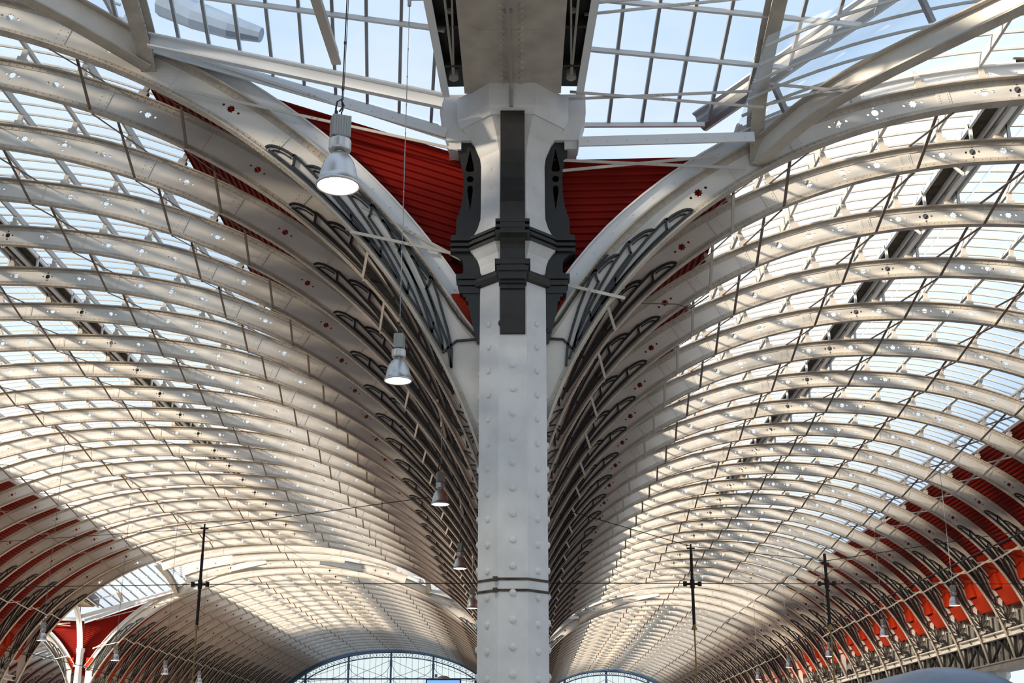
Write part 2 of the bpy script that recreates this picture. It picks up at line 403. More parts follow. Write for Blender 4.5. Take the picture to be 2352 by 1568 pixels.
def rib_parts(V, s0=None, s1=None, clamp=None, edge=False, detail=True, tails=(-1, 1), cleats=True):
    clamp = clamp or V.ucl; full = s0 is None
    ie = in_end(V, clamp); te = top_end(V, clamp)
    if full: s0, s1 = -V.L, V.L
    parts = []
    parts.append(('web', 'cream', web_mesh(V, s0, s1, clamp)))
    t0, t1 = max(s0, -te), min(s1, te); b0, b1 = max(s0, -ie), min(s1, ie)
    b = MB(); W = 0.125 if edge else 0.082
    strip(b, V, b0, b1, -0.028, 0.0, -W, W)
    strip(b, V, b0, b1, 0.0, 0.085, -0.026, 0.026)
    t = MB(); strip(t, V, t0, t1, 0.0, 0.03, -W - .02, W + .02, 'ex', clamp)
    strip(t, V, t0, t1, -0.095, 0.0, -0.026, 0.026, 'ex', clamp)
    if detail:
        sp = 0.16 if not edge else 0.13
        n = int((b1 - b0) / sp)
        for i in range(n):
            sg = b0 + (i + .5) * sp; p = V.at(sg); q = V.nrm(sg)
            b.dome((p[0] + q[0] * .05, -.026, p[1] + q[1] * .05 - ZB), (0, -1, 0), .017, 5)
            for yy in ((-.052, .052) if not edge else (-.08, .08)):
                b.dome((p[0] - q[0] * .028, yy, p[1] - q[1] * .028 - ZB), (-q[0], 0, -q[1]), .019, 5)
        n = int((t1 - t0) / sp)
        for i in range(n):
            sg = t0 + (i + .5) * sp; p = V.ext(sg, 0, clamp); q = V.nrm(sg)
            t.dome((p[0] - q[0] * .055, -.026, p[1] - q[1] * .055 - ZB), (0, -1, 0), .019, 5)
            for yy in (-.065,): t.dome((p[0], yy, p[1] - ZB), (-q[0], 0, -q[1]), .019, 5)
    parts.append(('bottom_flange', 'flange', b)); parts.append(('top_flange', 'flange', t))
    # splice plates by the bracing nodes
    sp_ = MB()
    for u in V.nodes[:4] + ([V.nodes[3] + 2.0] if V is VL else []):
        for sg in ({1, -1} if u else {1}):
            sp_ = MB(); sc = V.s_of(u) * sg + 0.14 * sg
            if not (s0 + .3 < sc < s1 - .3): continue
            strip(sp_, V, sc - .12, sc + .12, 0.085, V.depth(u) - .10, -0.022, 0.022, 'in', step=.2)
            if detail:
                d = V.depth(u)
                for e in (-.075, .075):
                    for k in range(4):
                        p = V.at(sc + e); q = V.nrm(sc + e); h = .12 + (d - .25) * (k + .5) / 4
                        sp_.dome((p[0] + q[0] * h, -.022, p[1] + q[1] * h - ZB), (0, -1, 0), .015, 5)
            parts.append(('splice_plate', 'cream', sp_))
    # stub cleats that carry the purlins
    for u in (purlin_us(V) if cleats else []):
        cl = MB(); sg = V.s_of(u)
        if not (s0 < sg < s1): continue
        p = V.ext(sg); q = V.nrm(sg)
        a = Vector((p[0], 0, p[1] - ZB)); bb = a + Vector((q[0], 0, q[1])) * 0.34
        cl.bar(a, bb, 0.07, 0.10, (1, 0, 0)); cl.bar(a, a + Vector((q[0], 0, q[1])) * 0.14, 0.12, 0.18, (1, 0, 0))
        parts.append(('purlin_cleat', 'brace', cl))
    if full or len(tails) == 1:
        for sd_ in tails: parts.append(('tracery', 'dark', tracery_mesh(V, sd_, clamp, petals=not edge)))
    if edge and full:
        fc = MB(); strip(fc, V, -te + .1, te - .1, 0.05, 0.30, 0.02, 0.05, 'ex', clamp)
        strip(fc, V, -te + .1, te - .1, 0.30, 0.33, -0.04, 0.12, 'ex', clamp)
        for i in range(int(2 * te / .45)):
            sg = -te + .3 + i * .45
            if sg > te - .2: break
            p = V.ext(sg, 0, clamp); q = V.nrm(sg); fc.dome((p[0] + q[0] * .17, .02, p[1] + q[1] * .17 - ZB), (0, -1, 0), .02, 5)
        parts.append(('fascia', 'white', fc))
    return [(n, m.mesh(n + '_' + V.word, c)) for n, c, m in parts]
def purlin_us(V):
    us = []
    if V is VL: base = [0.75, 1.95, 3.15, 4.35, 5.55, 6.75, 8.0]
    else: base = [0.65, 1.75, 2.85, 3.95, 5.0, 5.75]
    return [-b for b in base[::-1]] + base
def place_rib(V, meshes, y, label, group, name='arch_rib', cx=None):
    r = thing(name, label, 'rib', ((V.cx if cx is None else cx), y, ZB), group)
    for n, me in meshes: link(n, me, r)
    return r

Y1 = 20.0
YA = [22.4 + 3.05 * k for k in range(19)]; YE1 = 79.7
YE2 = 92.3; YB = [YE2 + 3.05 * (k + 1) for k in range(20)]; YG = YE2 + 3.05 * 21 + 0.6
rib_sets = {}
for V, side, wd in ((VL, 'left', 'left-hand'), (VR, 'right', 'right-hand')):
    det = rib_parts(V); edge = rib_parts(V, clamp=V.ucl - .42, edge=True)
    lite = rib_parts(V, detail=False, cleats=False)
    rib_sets[V] = (det, edge, lite)
    g = 'arch ribs of the %s vault' % side
    place_rib(V, edge, Y1, 'broad riveted cream edge arch of the %s vault, springing from the near column' % side, g)
    for k, y in enumerate(YA):
        place_rib(V, det if k < 12 else lite, y, '%s pierced cream arch rib behind the near edge arch in the %s vault' % (ORD[k + 1], side), g)
    place_rib(V, rib_parts(V, clamp=V.ucl - .42, edge=True, detail=False), YE1, 'cream edge arch of the %s vault just before the far transept opening' % side, g)
    place_rib(V, rib_parts(V, clamp=V.ucl - .42, edge=True, detail=False), YE2, 'cream edge arch of the %s vault just beyond the far transept opening' % side, g)
    for k, y in enumerate(YB):
        place_rib(V, lite, y, '%s small distant arch rib beyond the far transept in the %s vault' % (ORD[k + 1], side), g)
    um = 7.6 if V is VL else 4.9
    for y, u, t in ((82.75, um, 'near'), (85.9, um * .5, 'middle'), (89.1, um, 'far')):
        s_ = V.s_of(u)
        place_rib(V, rib_parts(V, -s_, s_ if V is VL else V.L, detail=False, tails=() if V is VL else (1,)), y, 'short crown rib over the far crossing of the %s vault, %s of three' % (side, t), 'short crown ribs over the far transept', 'crown_rib')
# the third vault, seen through the far transept on the left
V3X = -2 * (15.85) + XC + 0.14 - 10.10 + 0.14
V3X = (VL.cx - (XC - VL.cx)) - (VR.cx - XC)
ROWX = [VL.cx - (XC - VL.cx), XC, VR.cx + (VR.cx - XC)]
for k in range(22):
    y = YE2 + (3.05 * k)
    place_rib(VR, rib_sets[VR][2] if k else rib_parts(VR, clamp=VR.ucl - .42, edge=True, detail=False), y,
              ('edge arch of the side vault glimpsed through the far transept, bottom left' if k == 0 else '%s rib of the dim blue side vault glimpsed at the bottom left' % ORD[k]), 'ribs of the side vault far left', cx=V3X)

# ------------------------------------------------------------------ straps between the ribs
def bracing(V, ys, u, label, group, cx=None):
    cx = V.cx if cx is None else cx
    t = thing('bracing_line', label, 'bracing', (cx, ys[0], ZB), group)
    sg = V.s_of(u); p = V.at(sg); q = V.nrm(sg); e = V.ext(sg)
    n = Vector((q[0], 0, q[1])); cache = {}
    for y0, y1 in zip(ys, ys[1:]):
        key = round(y1 - y0, 2)
        if key > 3.5: continue
        if key not in cache:
            mb = MB(); L = y1 - y0
            a = Vector((p[0], 0.10, p[1] - ZB)) - n * .03; b = Vector((e[0], L - .05, e[1] - ZB)) + n * .04
            c = Vector((e[0], .05, e[1] - ZB)) + n * .04; d = Vector((p[0], L - .10, p[1] - ZB)) - n * .03
            m1 = (a + b) / 2 ; tt = Vector((n.z, 0, -n.x))
            mb.bar(a, b, 0.062, 0.014, n); mb.bar(c + tt * .016, d + tt * .016, 0.062, 0.014, n)
            for s_ in (-.05, .05): mb.dome(m1 + Vector((0, s_, 0)) - n * .01, -n, .02, 5)
            for q_ in (a, d): mb.dome(q_ - n * .005, -n, .024, 5)
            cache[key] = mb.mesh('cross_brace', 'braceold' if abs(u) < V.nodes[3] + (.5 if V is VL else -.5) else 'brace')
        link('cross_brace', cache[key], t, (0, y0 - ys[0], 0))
    return t
def side_word(V, u, which):
    if abs(u) < .1: return 'along the %s vault crown' % which
    k = [n for n in V.nodes if n > .1].index(abs(u)) + 1
    return '%s line %s of the %s vault crown' % (['', 'first', 'second', 'third', 'fourth'][k], 'right' if u > 0 else 'left', which)
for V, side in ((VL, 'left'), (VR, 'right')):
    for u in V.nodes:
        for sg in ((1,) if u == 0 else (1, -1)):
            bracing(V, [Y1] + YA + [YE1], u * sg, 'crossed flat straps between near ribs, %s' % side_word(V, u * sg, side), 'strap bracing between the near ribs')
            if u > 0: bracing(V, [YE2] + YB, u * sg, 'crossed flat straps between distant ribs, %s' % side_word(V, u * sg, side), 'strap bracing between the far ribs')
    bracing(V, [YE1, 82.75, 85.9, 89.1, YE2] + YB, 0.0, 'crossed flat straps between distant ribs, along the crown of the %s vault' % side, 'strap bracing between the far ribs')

# ------------------------------------------------------------------ purlins, glazing, decking
def extr(mb, prof, y0, y1, close=True):
    n = len(prof); vs = [(p[0], y0, p[1]) for p in prof] + [(p[0], y1, p[1]) for p in prof]
    fs = [(i, (i + 1) % n, (i + 1) % n + n, i + n) for i in range(n if close else n - 1)]
    if close: fs += [tuple(range(n))[::-1], tuple(range(n, 2 * n))]
    mb.add(vs, fs)
def offp(V, sg, off):
    p = V.at(sg); n = V.nrm(sg); d = V.depth(p[0]) + off
    return (p[0] + n[0] * d, p[1] + n[1] * d), n
NEAR = (16.0 , YE1 + .2); FAR = (YE2 - .2, YG)
for V, side in ((VL, 'left'), (VR, 'right')):
    us = purlin_us(V)
    for j, u in enumerate(us):
        sg = V.s_of(u); (p, n) = offp(V, sg, 0.38)
        deep = (j % 2 == 0)
        for (y0, y1), wh in (((Y1, NEAR[1]) if u < -2.5 else NEAR, 'near'), (FAR, 'far')):
            mb = MB(); hh = .15 if deep else .075; ww = .06 if deep else .08
            mb.box((0, (y1 - y0) / 2, 0), (ww, y1 - y0, hh), (Vector((n[1], 0, -n[0])), Vector((0, 1, 0)), Vector((n[0], 0, n[1]))))
            o = mb.obj('purlin', 'bar' , loc=(V.cx + p[0], y0, p[1]))
            half = [x for x in us if x * u > 0]; rank = sorted(half, key=abs).index(u) + 1
            tag(o, '%s lengthwise purlin %s of the ridge over the %s part of the %s vault' % (ORD[rank], 'right' if u > 0 else 'left', wh, side), 'purlin', 'purlins under the roof glass')
    # glazed bays
    for sgn, sl in ((-1, 'left'), (1, 'right')):
        s_in = V.s_of(0.0) + sgn * 0.02; s_out = V.s_of(V.deck_u) * sgn
        N = 14
        def sheetmesh(L):
            mb = MB(); pr = [offp(V, s_in + (s_out - s_in) * i / N, 0.50)[0] for i in range(N + 1)]
            pr2 = [offp(V, s_in + (s_out - s_in) * i / N, 0.512)[0] for i in range(N + 1)]
            extr(mb, [(x, z - ZB) for x, z in pr], 0, L, close=False)
            g = mb.mesh('pane', 'glass', True)
            b = MB(); nb = max(2, int(round(L / 0.52)))
            for i in range(N):
                a = Vector((pr[i][0], 0, pr[i][1] - ZB)); c = Vector((pr[i + 1][0], 0, pr[i + 1][1] - ZB))
                b.bar(a, c, 0.034, 0.045, (0, 0, 1), off=-0.02)
            if 'bar' not in cache: cache['bar'] = b.mesh('glazing_bar', 'bar')
            return g, [(k + .5) * L / nb for k in range(nb)]
        cache = {}
        ys = ([17.2] if (V is VR and sgn < 0) else [14.5, 17.2]) + [Y1] + YA + [YE1]
        ys2 = [YE2] + YB + [YG]
        beh = [-20.05 + 3.05 * k for k in range(12)]
        for grp, yy in (('behind', beh), ('near', ys), ('far', ys2), ('crossing', [YE1, 82.75, 85.9, 89.1, YE2])):
            for k, (y0, y1) in enumerate(zip(yy, yy[1:])):
                key = round(y1 - y0, 2)
                if key not in cache: cache[key] = sheetmesh(y1 - y0)
                nm = {'behind': 'behind viewpoint', 'near': '%s bay from the near end' % ORD[k + 1], 'far': '%s bay beyond far transept' % ORD[k + 1], 'crossing': '%s bay over far crossing' % ORD[k + 1]}[grp]
                r = thing('skylight', 'glazed roof panel, %s slope of %s vault, %s' % (sl, side, nm), 'skylight', (V.cx, y0, ZB), 'glazed panels of the vault roofs')
                if grp == 'behind': r['kind'] = 'structure'
                link('pane', cache[key][0], r); 
                for yb in cache[key][1]: link('glazing_bar', cache['bar'], r, (0, yb, 0))
        # corrugated red decking: waves run across the slope, sheets run with the vault
        s_d0 = V.s_of(V.deck_u) * sgn; s_d1 = sgn * (V.s_of(V.deck_u) + 0.0)
        sE = V.s_of(V.deck_u)
        while V.ext(sE, 0, 99)[1] > 9.75 and sE < V.L: sE += .05
        prof = []; s_ = V.s_of(V.deck_u) - .05; pitch = 0.155; k = 0
        while s_ < sE:
            for f, h in ((0, 0), (.18, .045), (.5, .045), (.68, 0)):
                (q, n) = offp(V, (s_ + f * pitch) * sgn, 0.20 + h)
                if abs(q[0]) < V.ucl + .05: prof.append((q[0], q[1]))
            s_ += pitch
        for (y0, y1), wh in (((Y1 + .05, YE1 if not (V is VR and sgn > 0) else YE2), 'near'), ((YE2, YG), 'far')):
            mb = MB(); extr(mb, prof, 0, y1 - y0, close=False)
            o = mb.obj('ceiling', 'red', loc=(V.cx, y0, 0))
            tag(o, 'red corrugated roof lining low on the %s side of the %s part of the %s vault' % (sl, wh, side), 'roof lining', kind='structure')
            # white flashing between lining and glass
            mb = MB(); (q, n) = offp(V, V.s_of(V.deck_u) * sgn, 0.30)
            mb.box((0, (y1 - y0) / 2, 0), (.26, y1 - y0, .05), (Vector((n[1], 0, -n[0])), Vector((0, 1, 0)), Vector((n[0], 0, n[1]))))
            mb.box((n[0] * .1, (y1 - y0) / 2, n[1] * .1), (.05, y1 - y0, .24), (Vector((n[1], 0, -n[0])), Vector((0, 1, 0)), Vector((n[0], 0, n[1]))))
            o = mb.obj('flashing', 'white', loc=(V.cx + q[0], y0, q[1]))
            tag(o, 'pale flashing over the red lining, %s side of %s vault, %s part' % (sl, side, wh), 'flashing', 'flashings along the red lining')
# the same roof continues over and behind the viewpoint
for V, side in ((VL, 'left'), (VR, 'right')):
    for k in range(13):
        y = 4.35 - 3.05 * k
        r = place_rib(V, rib_sets[V][2], y, '%s arch rib overhead, behind the viewpoint, in the %s vault' % (ORD[k + 1], side), 'ribs behind the viewpoint'); r['kind'] = 'structure'
    for y, ua, ub in (((7.4, 14.0, 12.5), (10.45, 14.0, 12.0), (13.5, 14.0, 7.0), (16.8, 14.0, 7.0)) if V is VL else ((7.4, 8.3, 9.3), (10.45, 7.5, 9.3), (13.5, 3.0, 9.3), (16.8, 2.0, 2.2))):
        r = place_rib(V, rib_parts(V, -V.s_of(ua), V.s_of(ub), detail=False, cleats=False, tails=()), y, 'partial rib over the near crossing', 'ribs behind the viewpoint', 'crown_rib'); r['kind'] = 'structure'
    for u in purlin_us(V):
        (p, n) = offp(V, V.s_of(u), 0.38); mb = MB()
        y1 = (Y1 if u < -8 else 14.0) if V is VL else 10.0
        mb.box((0, (y1 + 30) / 2, 0), (.08, y1 + 30, .18), (Vector((n[1], 0, -n[0])), Vector((0, 1, 0)), Vector((n[0], 0, n[1]))))
        o = mb.obj('purlin', 'bar', loc=(V.cx + p[0], -30, p[1])); tag(o, 'purlin behind the viewpoint', 'purlin', kind='structure')
    for sgn, sl in ((-1, 'left'), (1, 'right')):
        pr = [offp(V, V.s_of(V.deck_u) * sgn + sgn * .3 * i, .22)[0] for i in range(-1, 18)]; pr = [p for p in pr if abs(p[0]) < V.ucl + .1]
        mb = MB(); extr(mb, pr, -30, 20.0 if (V is VL and sgn < 0) else 7.4, close=False); o = mb.obj('ceiling', 'red', loc=(V.cx, 0, 0)); tag(o, 'red lining behind the viewpoint, %s side of the %s vault' % (sl, side), 'roof lining', kind='structure')  # left lining carried on over the open transept, added to block sun
# unseen block added on the left to shade the far end of the roof
mb = MB(); mb.box((0, 0, 24), (24, 74, 48)); o = mb.obj("building", "asphalt", loc=(-95, 128, 0)); tag(o, 'office block outside the station', 'building', kind='structure')
mb = MB(); mb.box((0, 0, 23), (20, 65, 46)); o2 = mb.obj('building', 'asphalt', loc=(-100, -42.5, 0)); tag(o2, 'second office block outside the station', 'building', kind='structure')  # second unseen block, added to keep sun off the near left ribs
mb = MB()
for k in range(12):
    mb.box((10.05, 0, 4 + 3.3 * k), (.1, 61, 1.5))
mb.obj('window_band', 'greybar', o2)
mb = MB()
for k in range(14):
    mb.box((12.05, 0, 4 + 3.3 * k), (.1, 70, 1.5))
mb.obj('window_band', 'greybar', o)
# third vault roof: lining and glass
mb = MB(); V = VR
pr = [offp(V, V.s_of(V.deck_u) * (-1 + 2 * i / 20), .5)[0] for i in range(21)]
extr(mb, pr, 0, 66, close=False); o = mb.obj('pane', 'glass')
t3 = thing('skylight', 'roof glazing of the dim side vault seen at the bottom left', 'skylight', (V3X, YE2, 0)); o.parent = t3
mb = MB()
for k in range(44):
    for i in range(20):
        mb.bar((pr[i][0], k * 1.5, pr[i][1]), (pr[i + 1][0], k * 1.5, pr[i + 1][1]), .05, .08)
for i in range(0, 21, 2): mb.bar((pr[i][0], 0, pr[i][1] - .08), (pr[i][0], 66, pr[i][1] - .08), .08, .12)
mb.obj('glazing_bars', 'bar', t3)
for sgn in (-1, 1):
    mb = MB(); prof = [offp(V, V.s_of(V.deck_u) * sgn + sgn * i * .3, .22)[0] for i in range(17)]
    extr(mb, prof, 0, 66, close=False); o = mb.obj('ceiling', 'red', loc=(V3X, YE2, 0)); tag(o, 'red roof lining on the %s side of the side vault at the far left' % ('right' if sgn > 0 else 'left'), 'roof lining', kind='structure')

# ------------------------------------------------------------------ valley gutters, girders and columns
def profile_x(V, z):
    s_ = V.L
    while V.at(s_)[1] < z and s_ > 0: s_ -= .03
    return V.at(s_)[0]
GUT = [(-1.35, 10.05), (-.98, 9.55), (-.78, 8.75), (-.42, 8.15), (.42, 8.15), (.78, 8.75), (.98, 9.55), (1.35, 10.05), (1.2, 10.4), (-1.2, 10.4)]
ROWN = ['left', 'middle', 'right']
for i, x in enumerate(ROWX):
    for (y0, y1), wh in (((Y1 + .35, YE1 if i < 2 else YE2 + .3), 'near'), ((YE2 + .35, YG), 'far')):
        mb = MB(); extr(mb, GUT, 0, y1 - y0)
        o = mb.obj('valley_gutter', 'redbox', loc=(x, y0, 0))
        tag(o, 'vermilion boxed valley gutter above the %s row of columns, %s stretch' % (ROWN[i], wh), 'gutter', 'boxed red valley gutters')
        # stiffener boxes
        for sgn in (-1, 1):
            mb = MB(); mb.box((sgn * .93, 0, 9.1), (.10, .9, .62), (Vector((math.cos(.2), 0, -sgn * math.sin(.2))), Vector((0, 1, 0)), Vector((sgn * math.sin(.2), 0, math.cos(.2))))); me = mb.mesh('gutter_box', 'redbox')
            y = 1.6
            while y < y1 - y0 - .9: link('gutter_box', me, o, (0, y, 0)); y += 3.05
        # springing girder
        r = thing('valley_girder', 'riveted springing girder with dark lattice, %s column row, %s stretch' % (ROWN[i], wh), 'girder', (x, y0, 5.7), 'springing girders')
        L = y1 - y0
        tb = MB()
        for sgn in (-1, 1):
            tb.box((sgn * .36, L / 2, 1.50), (.20, L, .05)); tb.box((sgn * .36, L / 2, 1.25), (.20, L, .05)); tb.box((sgn * .28, L / 2, 1.38), (.03, L, .24))
        tb.obj('top_chord', 'cream', r)
        bb = MB(); bb.box((0, L / 2, 0.02), (1.0, L, .05)); bb.box((0, L / 2, .28), (1.0, L, .05))
        for sgn in (-1, 1): bb.box((sgn * .40, L / 2, .15), (.03, L, .26))
        bb.obj('bottom_chord', 'flange', r)
        cl = MB(); n = int(L / .19); pr = []
        for k in range(n + 1):
            pr.append((0.06 * math.sin(k * PI / 2 * 1.0) , k * L / n))
        vs = [(p[0], p[1], .3) for p in pr] + [(p[0], p[1], 2.6) for p in pr]; m_ = len(pr)
        cl.add(vs, [(k, k + 1, k + 1 + m_, k + m_) for k in range(m_ - 1)])
        cl.obj('cladding', 'silver', r)
        dg = MB(); ps = MB(); y = (YA[0] - y0) if wh == 'near' else (YB[0] - y0)
        while y < L:
            for sgn in (-1, 1):
                ps.box((sgn * .22, y, 1.0), (.12, .16, 1.5))
                if y + 3.05 < L:
                    dg.bar((sgn * .24, y + .2, .4), (sgn * .24, y + 2.8, 1.9), .05, .16, (1, 0, 0)); dg.bar((sgn * .2, y + 2.8, .4), (sgn * .2, y + .2, 1.9), .05, .12, (1, 0, 0))
                    for e in (.8, 1.5, 2.25):
                        dg.box((sgn * .2, y + e, 1.25), (.06, .10, 1.9))
            y += 3.05
        ps.obj('posts', 'dark', r); dg.obj('diagonals', 'dark', r)

# the big column: octagonal riveted shaft, black brackets, capital
def column_parts(detail=True):
    P = []
    R8 = lambda f: f / math.cos(PI / 8)
    rot = PI / 8
    def octo(prof):
        mb = MB(); mb.lathe([(R8(r), z) for r, z in prof], n=8, rot=rot); return mb
    mb = octo([(.55, 0), (.55, 9.34)]); P.append(('shaft', 'grey', mb))
    mb = octo([(.55, 9.34), (.545, 9.62), (.56, 9.75), (.60, 9.87), (.68, 9.98), (.72, 10.02)]); P.append(('neck', 'grey', mb))
    mb = octo([(.55, 9.36), (.62, 9.38), (.645, 9.44), (.64, 9.50), (.62, 9.54), (.55, 9.55)]); P.append(('lower_collar', 'dark', mb))
    mb = octo([(.60, 10.02), (.74, 10.02), (.74, 10.07), (.70, 10.08), (.70, 10.11), (.74, 10.12), (.74, 10.17), (.70, 10.18), (.70, 10.21), (.73, 10.22), (.73, 10.27), (.60, 10.28)]); P.append(('upper_collar', 'dark', mb))
    mb = octo([(.68, 10.27), (.60, 10.45), (.555, 10.62), (.55, 10.8), (.55, 11.62), (.57, 11.78), (.66, 12.0), (.80, 12.2), (.87, 12.28), (.87, 12.32)]); P.append(('bell', 'grey', mb))
    mb = octo([(.80, 12.28), (.90, 12.28), (.97, 12.42), (.97, 12.86), (.90, 12.90), (.0, 12.90)]); P.append(('capital', 'grey', mb))
    if detail:
        mb = MB()
        for f in range(8):
            a = f * PI / 4; nx, ny = math.cos(a - PI / 2), math.sin(a - PI / 2)
            z0, n_ = (7.92, 19) if f % 2 == 0 else (8.67, 21)
            for k in range(n_): mb.dome((nx * .55, ny * .55, z0 - .405 * k), (nx, ny, 0), .06, 12)
            if f % 2:
                for z in (11.15, 11.5): mb.tube([(nx * .55, ny * .55, z), (nx * .556, ny * .556, z)], .045, 12)
        P.append(('rivets', 'grey', mb))
        mb = octo([(.55, 4.46), (.562, 4.46), (.562, 4.50), (.55, 4.50)]); mb.lathe([(R8(.55), 4.29), (R8(.562), 4.29), (R8(.562), 4.33), (R8(.55), 4.33)], n=8, rot=rot)
        for z in (4.48, 4.31): mb.box((-.27, -.57, z), (.07, .05, .07))
        P.append(('strap_band', 'wood', mb))
    return P
# bracket: outline (radius, z), openwork cut through
BR = [(0.50, 8.42), (0.60, 8.45), (0.68, 8.75), (0.74, 9.02), (.75, 9.14), (.79, 9.15), (.79, 9.22), (.84, 9.23), (.84, 9.30), (.89, 9.31), (.89, 9.40), (.92, 9.42), (.93, 9.52), (.92, 9.62), (.84, 9.66), (.84, 9.83), (.87, 9.90), (.95, 9.98), (1.02, 10.02), (1.05, 10.08), (1.05, 10.35), (.97, 10.36), (.97, 10.62), (.90, 10.84), (.86, 11.12), (.855, 11.4), (.87, 11.62), (.93, 11.86), (.985, 12.05), (.99, 12.3), (.50, 12.3)]
HO = [[(.745, 11.98), (.668, 11.58), (.70, 11.54), (.79, 11.54), (.822, 11.58)], circ(.74, 11.40, .06, 14),
      [(.69, 11.20), (.70, 11.26), (.74, 11.28), (.78, 11.26), (.79, 11.20), (.735, 10.80)]]
def bracket_mesh(front=False):
    mb = slab(BR, HO, -.205, .205)
    # three fillets and the lower roll wrap the bracket
    for z in (10.045, 10.145, 10.245): mb.box((.80, 0, z), (.52, .56, .05))
    for z in (9.56, 9.46): mb.box((.745, 0, z), (.42 if z > 9.5 else .36, .58 if z > 9.5 else .52, .09))
    mb.box((.72, 0, 9.34), (.36, .46, .12))
    mb.dome((.58, -.205, 8.62), (0, -1, 0), .05, 10)
    return mb
colparts = [(n, m.mesh(n, c)) for n, c, m in column_parts()]
brm = bracket_mesh().mesh('bracket', 'dark')
bl = MB(); bl.prism([(.55, 12.10), (1.15, 12.10), (1.2, 12.35), (1.28, 12.62), (1.28, 13.0), (.55, 13.0)], lambda p, d: (p[0], d, p[1]), -.30, .30)
bl.prism([(.9, 11.95), (1.12, 11.95), (1.12, 12.12), (.9, 12.12)], lambda p, d: (p[0], d, p[1]), -.26, .26)
blm = bl.mesh('capital_block', 'grey')
def tall_column(x, y, label):
    c = thing('column', label, 'column', (x, y, 0), 'tall octagonal transept columns')
    for n, me in colparts: link(n, me, c)
    for k in range(4): link('bracket', brm, c, rz=k * PI / 2 - PI / 2)
    for k in (0, 2): link('capital_block', blm, c, rz=k * PI / 2)
    return c
main_col = tall_column(XC, Y1, 'big pale grey octagonal riveted column with black brackets in the middle of the picture')
r = thing('column', 'slender pale column under a curved arch foot, bottom left between dark red panels', 'column', (ROWX[0], YE2, 0), 'tall octagonal transept columns')
mb = MB(); mb.lathe([(.30, 0), (.24, 9.6), (.30, 9.8), (.30, 10.0)], n=8, rot=PI / 8); mb.obj('shaft', 'grey', r)
mb = MB(); pts = [(0, .0 - 2.6 * (1 - math.cos(t)), 8.2 + 4.6 * math.sin(t)) for t in [k * PI / 2 / 12 for k in range(13)]]
for a, b in zip(pts, pts[1:]): mb.bar(a, b, .40, .05, (0, 1, 0)); mb.bar(Vector(a) + Vector((0, .2, 0)), Vector(b) + Vector((0, .2, 0)), .06, .40, (0, 1, 0))
mb.obj('arch_foot', 'white', r)
tall_column(XC, YE2, 'tall grey column beyond the far transept, hidden behind the big middle column')
tall_column(XC, YE1, 'tall grey column before the far transept, in line behind the big middle column')
short = MB(); short.lathe([(.40, 0), (.40, 5.3), (.55, 5.5), (.55, 5.7)], n=8, rot=PI / 8); sm = short.mesh('column', 'grey')
for i, x in enumerate(ROWX):
    ks = [YA[k] for k in (2, 5, 8, 11, 14, 17)] + [YB[k] for k in (2, 5, 8, 11, 14, 17)]
    for j, y in enumerate(ks):
        o = link('column', sm, None, (x, y, 0))
        tag(o, 'plain grey octagonal column under the %s valley girder, %s from the near end' % (ROWN[i], ORD[j + 1]), 'column', 'plain columns under the valleys')

